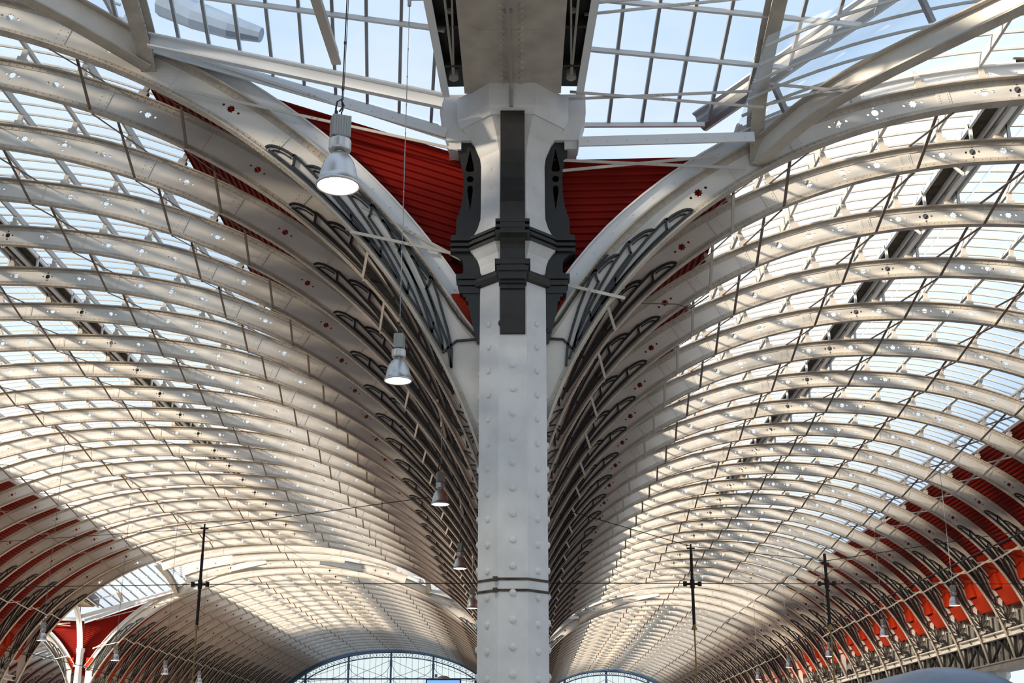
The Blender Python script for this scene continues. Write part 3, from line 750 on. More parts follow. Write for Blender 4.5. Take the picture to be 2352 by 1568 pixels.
# ------------------------------------------------------------------ transept corner, built once as a function and placed with a shift or mirror
DR = Vector((-0.0471, 0.9331, -0.3565)); DL = Vector((-0.0995, 0.9788, -0.1789))
def transept(xr, yr, mir, where, near):
    sx = -1 if mir else 1
    def T(p): return (xr + sx * (p[0] - XC), yr + (p[1] - 20.0), p[2])
    def at(nm, lab, cat, grp=None): return thing(nm, lab, cat, (0, 0, 0), grp)
    S = {'R': ('left' if mir else 'right'), 'L': ('right' if mir else 'left')}
    loc = where
    # red spandrel walls with waves along the top edge direction
    def wall(sd_, top, slope, bottom_fn, x0, x1, wavedir):
        mb = MB(); pitch = .135; rows = 60
        # build a grid clipped between the curved extrados (bottom_fn) and the top edge
        xs = [x0 + (x1 - x0) * i / 60 for i in range(61)]
        k = 0
        prof = [(0, 0), (.15, .04), (.45, .04), (.6, 0)]
        offs = []
        while k < 55:
            for f, h in prof: offs.append((-(k + f) * pitch, h))
            k += 1
        V_ = []; F_ = []
        for j, (dz, h) in enumerate(offs):
            for i, x in enumerate(xs):
                zt = top + slope * (x - x0); z = zt + dz
                zb = bottom_fn(x)
                V_.append(((x, 20.30 - .035 * (z - 9) - h, max(z, zb))))
        n = len(xs)
        for j in range(len(offs) - 1):
            for i in range(n - 1):
                a = V_[j * n + i]; c = V_[(j + 1) * n + i + 1]
                if a[2] - V_[(j + 1) * n + i][2] < 1e-5 and V_[j * n + i + 1][2] - c[2] < 1e-5: continue
                F_.append((j * n + i, j * n + i + 1, (j + 1) * n + i + 1, (j + 1) * n + i))
        mb.add([T(v) for v in V_], F_)
        o = mb.obj('wall_%s' % S[sd_], 'red')
        tag(o, 'red corrugated spandrel %s of the %s' % (S[sd_], loc), 'wall', kind='structure')
        return o
    def bfn(V, x):
        # z of the extrados above world x
        u = x - V.cx; lo, hi = 0.0, V.L
        for _ in range(30):
            m_ = (lo + hi) / 2
            if V.ext(m_, .10, 99)[0] < abs(u): lo = m_
            else: hi = m_
        return max(8.3, V.ext(lo, .10, 99)[1] - .05)
    wall('R', 11.95, 0.02, lambda x: bfn(VR, max(x, .15)), XC, 4.15, 0)
    # left wall: top edge rises away from the column
    wall('L', 12.0 + .335 * 5.9, -.335, lambda x: bfn(VL, min(x, -.4)), -6.75, XC, 0)
    # plain vermilion plates low down by the column
    for sd_, xs in (('R', (0.30, 1.35)), ('L', (-.62, -1.75))):
        mb = MB(); V = VR if sd_ == 'R' else VL; poly = []
        N = 14
        lo = [(xs[0] + (xs[1] - xs[0]) * i / N) for i in range(N + 1)]
        pts = [(x, bfn(V, x)) for x in lo]
        zt = 9.35
        pts = [p for p in pts if p[1] < zt]
        pts = pts + [(pts[-1][0], zt), (pts[0][0], zt)]
        mb.prism(pts, lambda p, d: T((p[0], d, p[1])), 19.98, 20.06)
        o = mb.obj('valley_plate', 'redbox'); tag(o, 'plain vermilion plate low beside the %s, on its %s' % (loc, S[sd_]), 'plate', 'plain vermilion valley plates')
    # white trim angles along the wall tops
    for sd_, a, b in (('R', (1.0 if near else .1, 19.62, 12.02), (4.05, 19.62, 12.10)), ('L', (-1.3 if near else -.3, 19.7, 12.25 if near else 11.92), (-6.6, 19.8, 14.02))):
        mb = MB(); mb.bar(T(a), T(b), .04, .17); A, B = Vector(a), Vector(b)
        mb.bar(T(A + Vector((0, .10, .09))), T(B + Vector((0, .10, .09))), .22, .02)
        n = 14 if sd_ == 'L' else 9
        for k in range(n):
            p = A.lerp(B, (k + .5) / n); mb.dome(T(p + Vector((0, -.02, 0))), (0, -1, 0), .022, 6)
        o = mb.obj('trim_angle', 'white'); tag(o, 'bolted pale steel angle topping the red panel %s of the %s' % (S[sd_], loc), 'trim', 'bolted steel angles over the red panels')
    # curved transept ribs
    def crib(nm, pts, lab, wdt=.16, dep=.42, grp='curved transept ribs', webm='cream', up=(0, 0, 1)):
        r = thing(nm, lab, 'rib', T(pts[0]), grp); o0 = Vector(T(pts[0]))
        P = [Vector(T(p)) - o0 for p in pts]
        # smooth the path
        Q = []
        for i in range(len(P) - 1):
            p0 = P[max(i - 1, 0)]; p1 = P[i]; p2 = P[i + 1]; p3 = P[min(i + 2, len(P) - 1)]
            for k in range(6):
                t = k / 6; Q.append(0.5 * ((2 * p1) + (p2 - p0) * t + (2 * p0 - 5 * p1 + 4 * p2 - p3) * t * t + (3 * p1 - p0 - 3 * p2 + p3) * t ** 3))
        Q.append(P[-1])
        wb, bf, tf = MB(), MB(), MB()
        for a, b in zip(Q, Q[1:]):
            e = (b - a).normalized() * .012; a2, b2 = a - e, b + e
            wb.bar(a2, b2, .02, dep, up, off=dep / 2); bf.bar(a2, b2, wdt * 2, .028, up); tf.bar(a2, b2, wdt * 2, .03, up, off=dep)
            wb.bar(a2, b2, .055, .09, up, off=.05)
        L = 0; i = 0
        for a, b in zip(Q, Q[1:]):
            l = (b - a).length; t = (b - a).normalized(); x = t.cross(Vector(up)).normalized(); u = x.cross(t)
            n = max(1, int(l / .14))
            for k in range(n):
                p = a + t * (l * (k + .5) / n)
                for s_ in (-1, 1):
                    bf.dome(p + x * s_ * wdt * .62 - u * .014, -u, .018, 5)
                    wb.dome(p + x * s_ * .0275 + u * .05, x * s_, .016, 5)
                    wb.dome(p + x * s_ * .010 + u * (dep - .05), x * s_, .018, 5)
        wb.obj('web', webm, r); bf.obj('bottom_flange', 'flange', r); tf.obj('top_flange', 'flange', r)
        return r
    crib('transept_rib', [(4.13, 20.02, 11.7), (4.13, 19.65, 12.35), (4.13, 19.05, 12.82), (4.13, 17.27, 13.32), (4.13, 15.5, 13.62), (4.13, 13.7, 13.75)], 'curved steel rib rising from the edge arch %s of the %s' % (S['R'], loc), .12)
    crib('transept_rib', [(-6.72, 20.02, 13.66), (-6.72, 19.27, 14.0), (-6.72, 18.6, 14.24), (-6.72, 17, 14.6), (-6.72, 14, 15.0)], 'curved steel rib rising from the edge arch %s of the %s' % (S['L'], loc), .14)
    crib('groin_rib', [(4.13, 19.9, 11.72), (5.35, 18.62, 12.28), (7.68, 17.0, 12.85), (9.4, 15.4, 13.05)], 'diagonal pierced groin rib climbing away %s of the %s' % (S['R'], loc), .13, .38, 'diagonal groin ribs')
    crib('groin_rib', [(-6.72, 19.9, 13.68), (-8.4, 18.75, 14.25), (-11, 17.0, 14.9), (-14, 15.2, 15.25)], 'diagonal pierced groin rib climbing away %s of the %s' % (S['L'], loc), .14, .5, 'diagonal groin ribs')
    # box girder with its curved side plates
    r = thing('transept_girder', 'deep riveted box girder reaching over the transept from the %s' % loc, 'girder', T((XC, 19.4, 12.9)), 'transept girders'); o0 = Vector(T((XC, 19.4, 12.9)))
    G = [(19.35, 12.82), (18.2, 12.90), (17.1, 12.95), (15.6, 13.02), (13.8, 13.04), (10.5, 12.95) if False else (12.0, 13.04), (9.6, 13.0)]
    sf = MB()
    def gx(y): return .835 + .01 * (19.35 - y)
    for (ya, za), (yb, zb) in zip(G, G[1:]):
        wa, wb_ = gx(ya), gx(yb)
        vs = []
        for (y, z, ww) in ((ya, za, wa), (yb, zb, wb_)):
            for xx, zz in ((-ww, z), (ww, z), (ww, z + 1.3), (-ww, z + 1.3)):
                vs.append(Vector(T((XC + xx, y, zz))) - o0)
        sf.add(vs, [(0, 1, 5, 4), (1, 2, 6, 5), (2, 3, 7, 6), (3, 0, 4, 7)])
    sf.obj('box', 'flange', r)
    rv = MB()
    def gz(y):
        for (ya, za), (yb, zb) in zip(G, G[1:]):
            if ya >= y >= yb: return za + (zb - za) * (ya - y) / (ya - yb)
        return G[-1][1]
    for k in range(46):
        y = 19.2 - k * .155
        for xx in (-.17, .15): rv.dome(Vector(T((XC + xx, y, gz(y) - .0))) - o0, (0, 0, -1), .045, 8)
    rv.obj('rivets', 'flange', r)
    sp_ = MB(); sp_.bar(Vector(T((XC - .55, 17.55, 12.93))) - o0, Vector(T((XC + .55, 17.55, 12.93))) - o0, .06, .03)
    sp_.obj('joint_plate', 'flange', r)
    pp = MB(); pts = [(XC - .02 + .0, 19.32 - .0, 11.9), (XC - .02, 19.25, 12.6)] + [(XC - .03 - .01 * k, 19.0 - .5 * k, gz(19.0 - .5 * k) - .07) for k in range(13)]
    pts = [(XC - .02, 19.02, 12.38), (XC - .02, 19.0, 12.7)] + [(XC - .03 - .008 * k, 18.9 - .5 * k, gz(18.9 - .5 * k) - .06) for k in range(13)]
    pp.tube([Vector(T(p)) - o0 for p in pts], .032, 8)
    for y in (17.0, 15.2): pp.box(Vector(T((XC - .05, y, gz(y) - .05))) - o0, (.13, .05, .07))
    pp.obj('conduit', 'pipe', r)
    # outer curved plates left and right with dark panels, cross ribs and tie rods
    for sgn in (-1, 1):
        sp_, dk, rd = MB(), MB(), MB()
        def ox(y): return sgn * (1.16 + .055 * (19.4 - y))
        def oz(y): return 12.80 + .10 * (19.4 - y) ** .8
        ys = [19.4 - .45 * k for k in range(22)]
        for ya, yb in zip(ys, ys[1:]):
            a = Vector(T((XC + ox(ya), ya, oz(ya)))) - o0; b = Vector(T((XC + ox(yb), yb, oz(yb)))) - o0
            sp_.bar(a, b, .13, .035); dk.bar(a, b, .03, .65, off=.34)
            a2 = Vector(T((XC + (ox(ya) + sgn * gx(ya)) / 2, ya, oz(ya) + .20))) - o0; b2 = Vector(T((XC + (ox(yb) + sgn * gx(yb)) / 2, yb, oz(yb) + .20))) - o0
            dk.bar(a2, b2, .42, .03)
        for y in (18.55, 17.5, 16.4, 15.3):
            dk.bar(Vector(T((XC + sgn * gx(y), y, oz(y) + .14))) - o0, Vector(T((XC + ox(y), y, oz(y) + .14))) - o0, .06, .3)
            dk.bar(Vector(T((XC + sgn * gx(y), y, oz(y) + .02))) - o0, Vector(T((XC + ox(y), y, oz(y) + .02))) - o0, .05, .03)
        cpin = Vector(T((XC + sgn * 1.0, 18.9, oz(18.9) + .02))) - o0
        rd.tube([cpin + Vector((0, 0, -.03)), cpin + Vector((0, 0, .12))], .085, 14); rd.tube([cpin + Vector((0, 0, -.06)), cpin], .045, 12)
        rd.tube([cpin, Vector(T((XC + sgn * 1.06, 15.5, oz(15.5)))) - o0], .022, 6); rd.tube([cpin, Vector(T((XC + sgn * .9, 16.2, oz(16.2)))) - o0], .018, 6)
        c2 = Vector(T((XC + sgn * .97, 17.2, oz(17.2) + .1))) - o0; rd.tube([c2 + Vector((0, 0, -.05)), c2], .05, 12)
        for k in range(12):
            y = 19.2 - .5 * k; rd.dome(Vector(T((XC + ox(y) - sgn * .02, y, oz(y) + .1))) - o0, (-sgn, 0, -1), .03, 6)
        sp_.obj('side_plate', 'white', r); dk.obj('panel', 'dark', r); rd.obj('tie_rods', 'pipe', r)
    # straps from the column and girder to the ribs
    def strap(a, b, lab):
        mb = MB(); mb.bar(T(a), T(b), .012, .060, (0, .25, 1)); m_ = Vector(T(a)).lerp(Vector(T(b)), .5)
        for s_ in (-.05, .05): mb.dome(m_ + (Vector(T(b)) - Vector(T(a))).normalized() * s_ + Vector((0, -.012, 0)), (0, -1, 0), .02, 5)
        o = mb.obj('strap', 'brace'); tag(o, lab, 'strap', 'flat steel straps around the transept')
    if True:
        q = '%s of the %s' % (S['R'], loc)
        strap((.85, 19.3, 12.82), (4.15, 19.15, 12.42), 'upper crossed strap falling outward, %s' % q)
        strap((.83, 19.3, 12.68), (4.0, 19.3, 12.82), 'upper crossed strap rising outward, %s' % q)
        strap((.74, 19.8, 11.76), (3.9, 19.85, 11.62), 'flat strap just over the edge arch foot, %s' % q)
        strap((.72, 19.8, 11.56), (3.45, 19.85, 11.86), 'rising strap crossing the red panel, %s' % q)
        strap((.66, 19.85, 9.48), (1.74, 19.82, 9.2), 'short strap low down from the black collar, %s' % q)
        strap((1.02, 17.4, 13.12), (4.2, 17.0, 13.22), 'top strap falling outward, %s' % q)
        strap((1.04, 17.4, 13.32), (4.1, 17.2, 13.5), 'top strap rising outward, %s' % q)
        strap((4.2, 19.1, 12.45), (5.75, 18.3, 12.45), 'bent strap from the curved rib to the groin rib, %s' % q)
        strap((4.2, 19.1, 12.85), (5.4, 18.5, 12.35), 'second strap from the curved rib to the groin rib, %s' % q)
        strap((4.3, 17.2, 13.35), (8.2, 16.6, 12.98), 'long strap running out to the groin rib, %s' % q)
        q = '%s of the %s' % (S['L'], loc)
        strap((-1.10, 19.75, 11.95), (-6.2, 19.85, 13.25), 'long strap to the black bracket, lower of two, %s' % q)
        strap((-1.10, 19.75, 12.08), (-6.3, 19.7, 13.95), 'long strap to the black bracket, upper of two, %s' % q)
        strap((-1.02, 19.9, 10.02), (-2.92, 19.82, 10.43), 'flat strap between black collar and edge arch, %s' % q)
        strap((-1.02, 19.9, 9.94), (-2.75, 19.98, 10.98), 'rising strap between black collar and edge arch, %s' % q)
    # channel purlins on the left side and the long gutter on the right
    mb = MB(); a, b = ((-1.32, 18.95, 12.42) if near else (-.3, 18.9, 12.1)), (-6.6, 19.5, 13.98)
    mb.bar(T(a), T(b), .03, .24); 
    for e in (.12, -.12): mb.bar(T((a[0], a[1] - .05, a[2] + e)), T((b[0], b[1] - .05, b[2] + e)), .12, .03)
    o = mb.obj('channel_beam', 'white'); tag(o, 'white channel beam sloping up and away %s of the %s' % (S['L'], loc), 'beam', 'white transept beams')
    mb = MB(); a, b = (-3.15, 18.9, 13.15), (-3.35, 16.9, 13.55)
    mb.bar(T(a), T(b), .16, .05); mb.bar(T(a), T(b), .04, .26, off=.13)
    o = mb.obj('cross_beam', 'brace'); tag(o, 'grey beam running forward from the channel beam, %s of the %s' % (S['L'], loc), 'beam', 'white transept beams')
    mb = MB(); A, B = Vector((3.3, 20.55, 12.86)), Vector((8.35, 15.9, 14.6))
    n_ = 12; pr = [(-.16, .10), (-.17, 0.0), (-.11, -.11), (0, -.15), (.11, -.11), (.17, 0), (.16, .10), (.24, .12), (.24, .15), (-.24, .15), (-.24, .12)]
    t = (Vector(T(B)) - Vector(T(A))).normalized(); x = t.cross(Vector((0, 0, 1))).normalized(); u = x.cross(t)
    vs = [Vector(T(A)) + x * p[0] + u * p[1] for p in pr] + [Vector(T(B)) + x * p[0] + u * p[1] for p in pr]; k_ = len(pr)
    mb.add(vs, [(i, (i + 1) % k_, (i + 1) % k_ + k_, i + k_) for i in range(k_)] + [tuple(range(k_))[::-1], tuple(range(k_, 2 * k_))])
    for f in (.22, .62):
        p = A.lerp(B, f); mb.bar(T(p + Vector((0, 0, -.1))), T(p + Vector((.25, .1, -.75))), .08, .10)
    o = mb.obj('valley_trough', 'greybar'); tag(o, 'dark grey rounded gutter trough following the groin %s of the %s' % (S['R'], loc), 'gutter', 'rounded gutter troughs')
    # flat glazing over the transept
    def glaz(A, rowd, dirv, aN, bars, rows, bmax, bmin, bmat, lab):
        r = thing('transept_skylight', lab, 'skylight', T(A), 'flat transept skylights'); o0 = Vector(T(A)); A = Vector(A)
        P = lambda a, b: Vector(T(A + rowd * a - dirv * b)) - o0
        g = MB(); N = 8
        vs = []
        for i in range(N + 1):
            a = aN[0] + (aN[1] - aN[0]) * i / N; vs += [P(a, bmin(a)), P(a, bmax)]
        g.add(vs, [(2 * i, 2 * i + 2, 2 * i + 3, 2 * i + 1) for i in range(N)]); g.obj('pane', 'clear', r)
        b_ = MB(); un = Vector((0, 0, 1))
        for a in bars:
            b_ = MB(); b_.bar(P(a, bmin(a)), P(a, bmax), .055, .09, un, off=-.04); b_.obj('glazing_bar', bmat, r)
        c_ = MB()
        for b, db in rows:
            aa = [a for a in np.linspace(aN[0], aN[1], 400) if bmin(a) <= b + db * a + 1e-6]
            if len(aa) > 1:
                c_ = MB(); c_.bar(P(aa[0], b + db * aa[0]), P(aa[-1], b + db * aa[-1]), .06, .08, un, off=-.1); c_.obj('transom', 'white', r)
    glaz((1.0, 20.37, 12.81), Vector((1, 0, -.0)), DR, (.05, 8.4), [-.02 + .60 * k for k in range(14)], [(0.05, 0), (1.74, -.12), (2.75, -.12), (4.0, -.12)], 6.5, lambda a: max(0, (a - 2.26) * .94), 'greybar',
         'flat glazed roof of big panes %s of the %s' % (S['R'], loc))
    glaz((-1.456, 20.18, 12.72), Vector((-1, 0, .33)), DL, (.0, 6.4), [.156 + .579 * k for k in range(11)], [(0.0, 0), (2.5, -.21), (4.4, -.21)], 6.0, lambda a: 0.0, 'greybar',
         'flat glazed roof of big panes %s of the %s' % (S['L'], loc))
transept(XC, Y1, False, 'big middle column', True)
transept(ROWX[0], YE2, True, 'far left column', False)
transept(XC, YE2, False, 'hidden far column', False)

# ------------------------------------------------------------------ ridge walkways
for V, side, u0, u1 in ((VL, 'left', .65, 1.5), (VR, 'right', -1.2, -.45)):
    for (y0, y1), wh in (((Y1, YE1), 'near'), ((YE2, YG), 'far')):
        r = thing('ridge_walkway', 'dark boarded walkway under the ridge glass of the %s vault, %s part' % (side, wh), 'walkway', (V.cx, y0, 15.9 if V is VL else 13.6), 'ridge walkways')
        zb = V.ext(0)[1] - (15.9 if V is VL else 13.6); L = y1 - y0; um = (u0 + u1) / 2
        mb = MB(); mb.box((um, L / 2, zb + .40), (u1 - u0, L, .05)); mb.obj('boards', 'wood', r)
        tr_ = MB(); ys_ = ([YA[k] for k in range(19)] if wh == 'near' else YB)
        for y in ys_:
            for e in (u0, u1): tr_.bar((e, y - y0, zb), (e, y - y0, zb + .42), .06, .06, (0, 1, 0))
            for e in (0, 1): tr_.bar((um, y - y0 - 1.5, zb + .02), (u0 if e else u1, y - y0 - 1.5, zb + .4), .05, .05, (0, 1, 0))
        for e in (u0, u1, um): tr_.bar((e, 0, zb + .33), (e, L, zb + .33), .06, .10)
        tr_.obj('trestles', 'white', r)
        rl = MB(); rl.tube([(um + .1, 0, zb + .16), (um + .1, L, zb + .16)], .055, 10); rl.obj('pipe', 'white', r)

# ------------------------------------------------------------------ pendant lamps
def lamp_mesh():
    D = .20
    sh = MB(); prof = [(.040, .345), (.055, .34), (.075, .325), (.105, .295), (.138, .24), (.162, .17), (.178, .09), (.186, .03), (.202, .022), (.206, .008), (.203, -.004), (.190, -.004), (.184, .02), (.172, .09), (.150, .18), (.12, .24), (.07, .29), (.03, .31)]
    sh.lathe(prof, n=32)
    a = sh.mesh('shade', 'alu', True)
    rf = MB(); rf.lathe([(.186, .003), (.176, .05), (.16, .10), (.0, .13)], n=28)
    b = rf.mesh('reflector', 'lamp', True); rf2 = rf.mesh('reflector', 'lamp2', True)
    cl = MB(); cl.lathe([(.0, .47), (.10, .47), (.105, .46), (.105, .375), (.10, .36), (.03, .345)], n=24); c = cl.mesh('collar', 'alu')
    bx = MB(); bx.box((0, 0, .60), (.17, .13, .215)); 
    for k in range(7): bx.box((-.072 + .024 * k, -.066, .60), (.010, .012, .20))
    for k in range(5): bx.box((-.086, -.05 + .025 * k, .60), (.012, .010, .20))
    bx.tube([(-.04, 0, .46), (-.04, 0, .50)], .008, 6); bx.tube([(.05, 0, .46), (.05, 0, .50)], .008, 6)
    d = bx.mesh('ballast_box', 'box')
    hk = MB(); hk.tube([(0, 0, .70), (0, 0, .76), (.012, 0, .80), (0, 0, .86)], .007, 6)
    hk.tube([(-.05, 0, .70), (-.055, 0, .80), (-.045, 0, .87), (-.01, 0, .90), (.02, 0, .84), (-.02, 0, .77)], .009, 6)
    hk.tube([(-.05, 0, .70), (-.05, 0, .77)], .016, 8)
    e = hk.mesh('hook', 'cable')
    return a, b, rf2, c, d, e
LM = lamp_mesh()
def lamp(x, y, z, top, label, bright, sc=1.0, grp=None, rz=0.0, lit=True, hang='ribs'):
    r = thing('pendant_lamp', label, 'lamp', (x, y, z), grp, rz); r.scale = (sc, sc, sc)
    link('shade', LM[0], r); link('reflector', LM[1] if bright else LM[2], r); link('collar', LM[3], r); link('ballast_box', LM[4], r); link('hook', LM[5], r)
    mb = MB(); hz = (top - z) / sc; mb.tube([(0, 0, .84), (.0, 0, hz)], .0065, 5)
    for k in range(int((hz - 1) / .5)): mb.tube([(0, 0, 1 + k * .5), (0, 0, 1.03 + k * .5)], .011, 5)
    mb.tube([(.012, 0, .90), (.02, 0, hz * .5), (.008, 0, hz)], .004, 4)
    mb.obj('cable', 'cable' if bright else 'steelcable', r)
    mb = MB()
    if hang == 'ribs':
        yy = [Y1] + YA + [YE1] + YB; a = max(v for v in yy if v <= y); b = min(v for v in yy if v > y)
        mb.bar((0, a - y - .08, 0), (0, b - y + .08, 0), .05, .06)
    else: mb.bar((-.04, 0, 0), (hang, 0, 0), .05, .05)
    mb.tube([(0, 0, -.14), (0, 0, 0)], .03, 8)
    ho = mb.obj('hanger_bar', 'brace', r, (0, 0, hz)); ho.rotation_euler = (0, 0, -rz); ho.scale = (1 / sc,) * 3
    if lit:
        l = bpy.data.lights.new('bulb', 'SPOT'); l.energy = 420 if bright else 120; l.color = (1, .86, .60); l.spot_size = math.radians(150); l.spot_blend = .8; l.shadow_soft_size = .08
        lo = bpy.data.objects.new('bulb', l); C.objects.link(lo); lo.parent = r; lo.location = (0, 0, .02)
PL = [(-1.72, 10.75, 6.90), (-1.79, 17.5, 7.05), (-1.76, 26.95, 7.15), (-1.76, 36.1, 7.15), (-1.76, 45.2, 7.13)]
WORD = ['nearest and brightest', 'second', 'third', 'fourth', 'fifth, half hidden']
for i, (x, y, z) in enumerate(PL):
    top = [13.72, 13.5, 9.02, 9.02, 9.02][i]
    lamp(x, y, z, top, 'aluminium bell lamp on a cable left of the column, %s of the row' % WORD[i], i == 0, 1.0 if i else 1.02, 'pendant lamps left of the column', lit=i < 4, rz=[.35, 1.45, .3, 1.3, .2][i], hang=[.22, .52, 'ribs', 'ribs', 'ribs'][i])
g = 'pendant lamps of the left platform'
for i, (y) in enumerate([51.2, 60.7, 69.4, 76.9]):
    lamp(-19.1, y, 6.6, VL.at(VL.s_of(-3.25))[1], 'small bell lamp low at the left of the left vault, %s from the left edge' % ORD[i + 1], False, 1.0, g, lit=False, rz=.5 * i)
g = 'pendant lamps of the right platform'
for i, (x, y) in enumerate([(15.2, 45.1), (15.6, 55.7), (15.6, 66.0), (15.0, 73.2), (15.0, 82.9)]):
    lamp(x, y, 7.2, VR.at(VR.s_of(x - VR.cx))[1], 'small bell lamp in front of the right arcade, %s from the right' % ORD[i + 1], False, 1.0, g, lit=False, rz=.6 * i)

# ------------------------------------------------------------------ overhead line equipment
def pole(x, y, ztop, zmid, zbot, label):
    r = thing('line_drop', label, 'drop post', (x, y, zbot), 'overhead line drop posts')
    h = ztop - zbot; m = zmid - zbot
    mb = MB(); mb.tube([(0, 0, m - 1.2), (0, 0, h)], .036, 8); mb.tube([(0, 0, h), (0, 0, h + .10)], .028, 6); mb.tube([(-.12, 0, h - .03), (.12, 0, h - .03)], .028, 6)
    mb.tube([(0, 0, m - 1.2), (0, 0, m + .9)], .046, 8)
    mb.obj('upper_post', 'wire', r)
    mb = MB(); mb.tube([(-.26, 0, m), (.26, 0, m)], .036, 8); mb.tube([(0, 0, m - .13), (0, 0, m + .13)], .07, 8)
    for e in (-.22, .22): mb.tube([(e, 0, m - .07), (e, 0, m + .07)], .06, 8)
    mb.obj('clamp', 'wire', r)
    mb = MB(); mb.tube([(0, 0, m - 1.35), (0, 0, m - 1.2)], [.09, .04], 8); mb.tube([(0, 0, 0), (0, 0, m - 1.3)], .024, 8); mb.obj('lower_rod', 'brass', r)
    return r
YH = 38.3; ZW = 7.02
pole(-9.70, YH, 8.75, ZW, 3.2, 'black overhead line drop post with ochre rod in the left vault')
pole(5.12, YH, 8.12, ZW, 3.2, 'black overhead line drop post with ochre rod in the middle of the right vault')
pole(9.15, YH, 7.65, ZW, 3.2, 'black overhead line drop post with ochre rod nearest the right arcade')
pole(10.6 - .0 , 118.0, 12.5 - .0, 11.5, 6.0, 'tiny distant drop post before the right gable window') if False else None
def wire(pts, r, lab, cat='wire', grp='overhead wires', m='wire', name='wire'):
    mb = MB(); P = []
    mb.tube(pts, r, 5); o = mb.obj(name, m); tag(o, lab, cat, grp)
wire([(-30.5, YH, 6.75), (-9.7, YH, ZW), (-.6, YH, ZW + .03)], .012, 'level cross wire over the left vault meeting the column row')
wire([(.3, YH, ZW + .03), (9.15, YH, ZW), (20.0, YH, ZW - .02)], .012, 'level cross wire over the right vault')
wire([(-1.2, YH, 9.9), (-9.7, YH, 8.72)], .012, 'slanting head wire from the column row to the left drop post')
wire([(-9.7, YH, 8.72), (-28.5, YH, 7.2 + .3)], .010, 'slanting head wire from the left drop post to the far left side')
wire([(.9, YH, 9.4), (5.12, YH, 8.15)], .012, 'slanting head wire from the column row down to the middle drop post')
wire([(5.12, YH, 8.15), (9.15, YH, 7.7)], .010, 'short head wire between the two right drop posts')
wire([(9.15, YH, 7.7), (19.2, YH, 9.2)], .012, 'slanting head wire rising to the right arcade')
wire([(10.3, 22, 6.35), (10.3, 150, 6.35)], .020, 'thick black contact wire running the length of the right vault', m='wire')
wire([(-18.6, 40, 5.9), (-18.6, 150, 5.9)], .015, 'black contact wire low in the left vault')
mb = MB()
for k in range(4): mb.tube([(-.95 + .12 * k, YH, ZW + .03), (-.89 + .12 * k, YH, ZW + .03)], .06, 8)
tag(mb.obj('insulator', 'brass'), 'ribbed brown insulator on the cross wire left of the column', 'insulator', 'wire insulators')
mb = MB()
for k in range(4): mb.tube([(.42 + .12 * k, YH, ZW + .03), (.48 + .12 * k, YH, ZW + .03)], .05, 8)
tag(mb.obj('insulator', 'brass'), 'ribbed brown insulator on the cross wire right of the column', 'insulator', 'wire insulators')
# thin loose cables in the right vault
wire([(4.05, 25.5, 11.4), (3.6, 25.2, 11.0), (3.2, 24.4, 10.8), (2.3, 22.6, 10.15)], .012, 'loose black cable looping between the first right-hand ribs', 'cable', 'loose cables', 'cable', 'cable')

mb = MB(); mb.tube([(-8.53, 26, 19.22), (-7.76, 26, 18.79), (-6.9, 26, 18.46), (-6.16, 26, 18.24)], [.42, .34, .28, .18], 10)
tag(mb.obj('roof_duct', 'train'), 'dim bluish duct seen through the transept glass, upper left', 'duct')
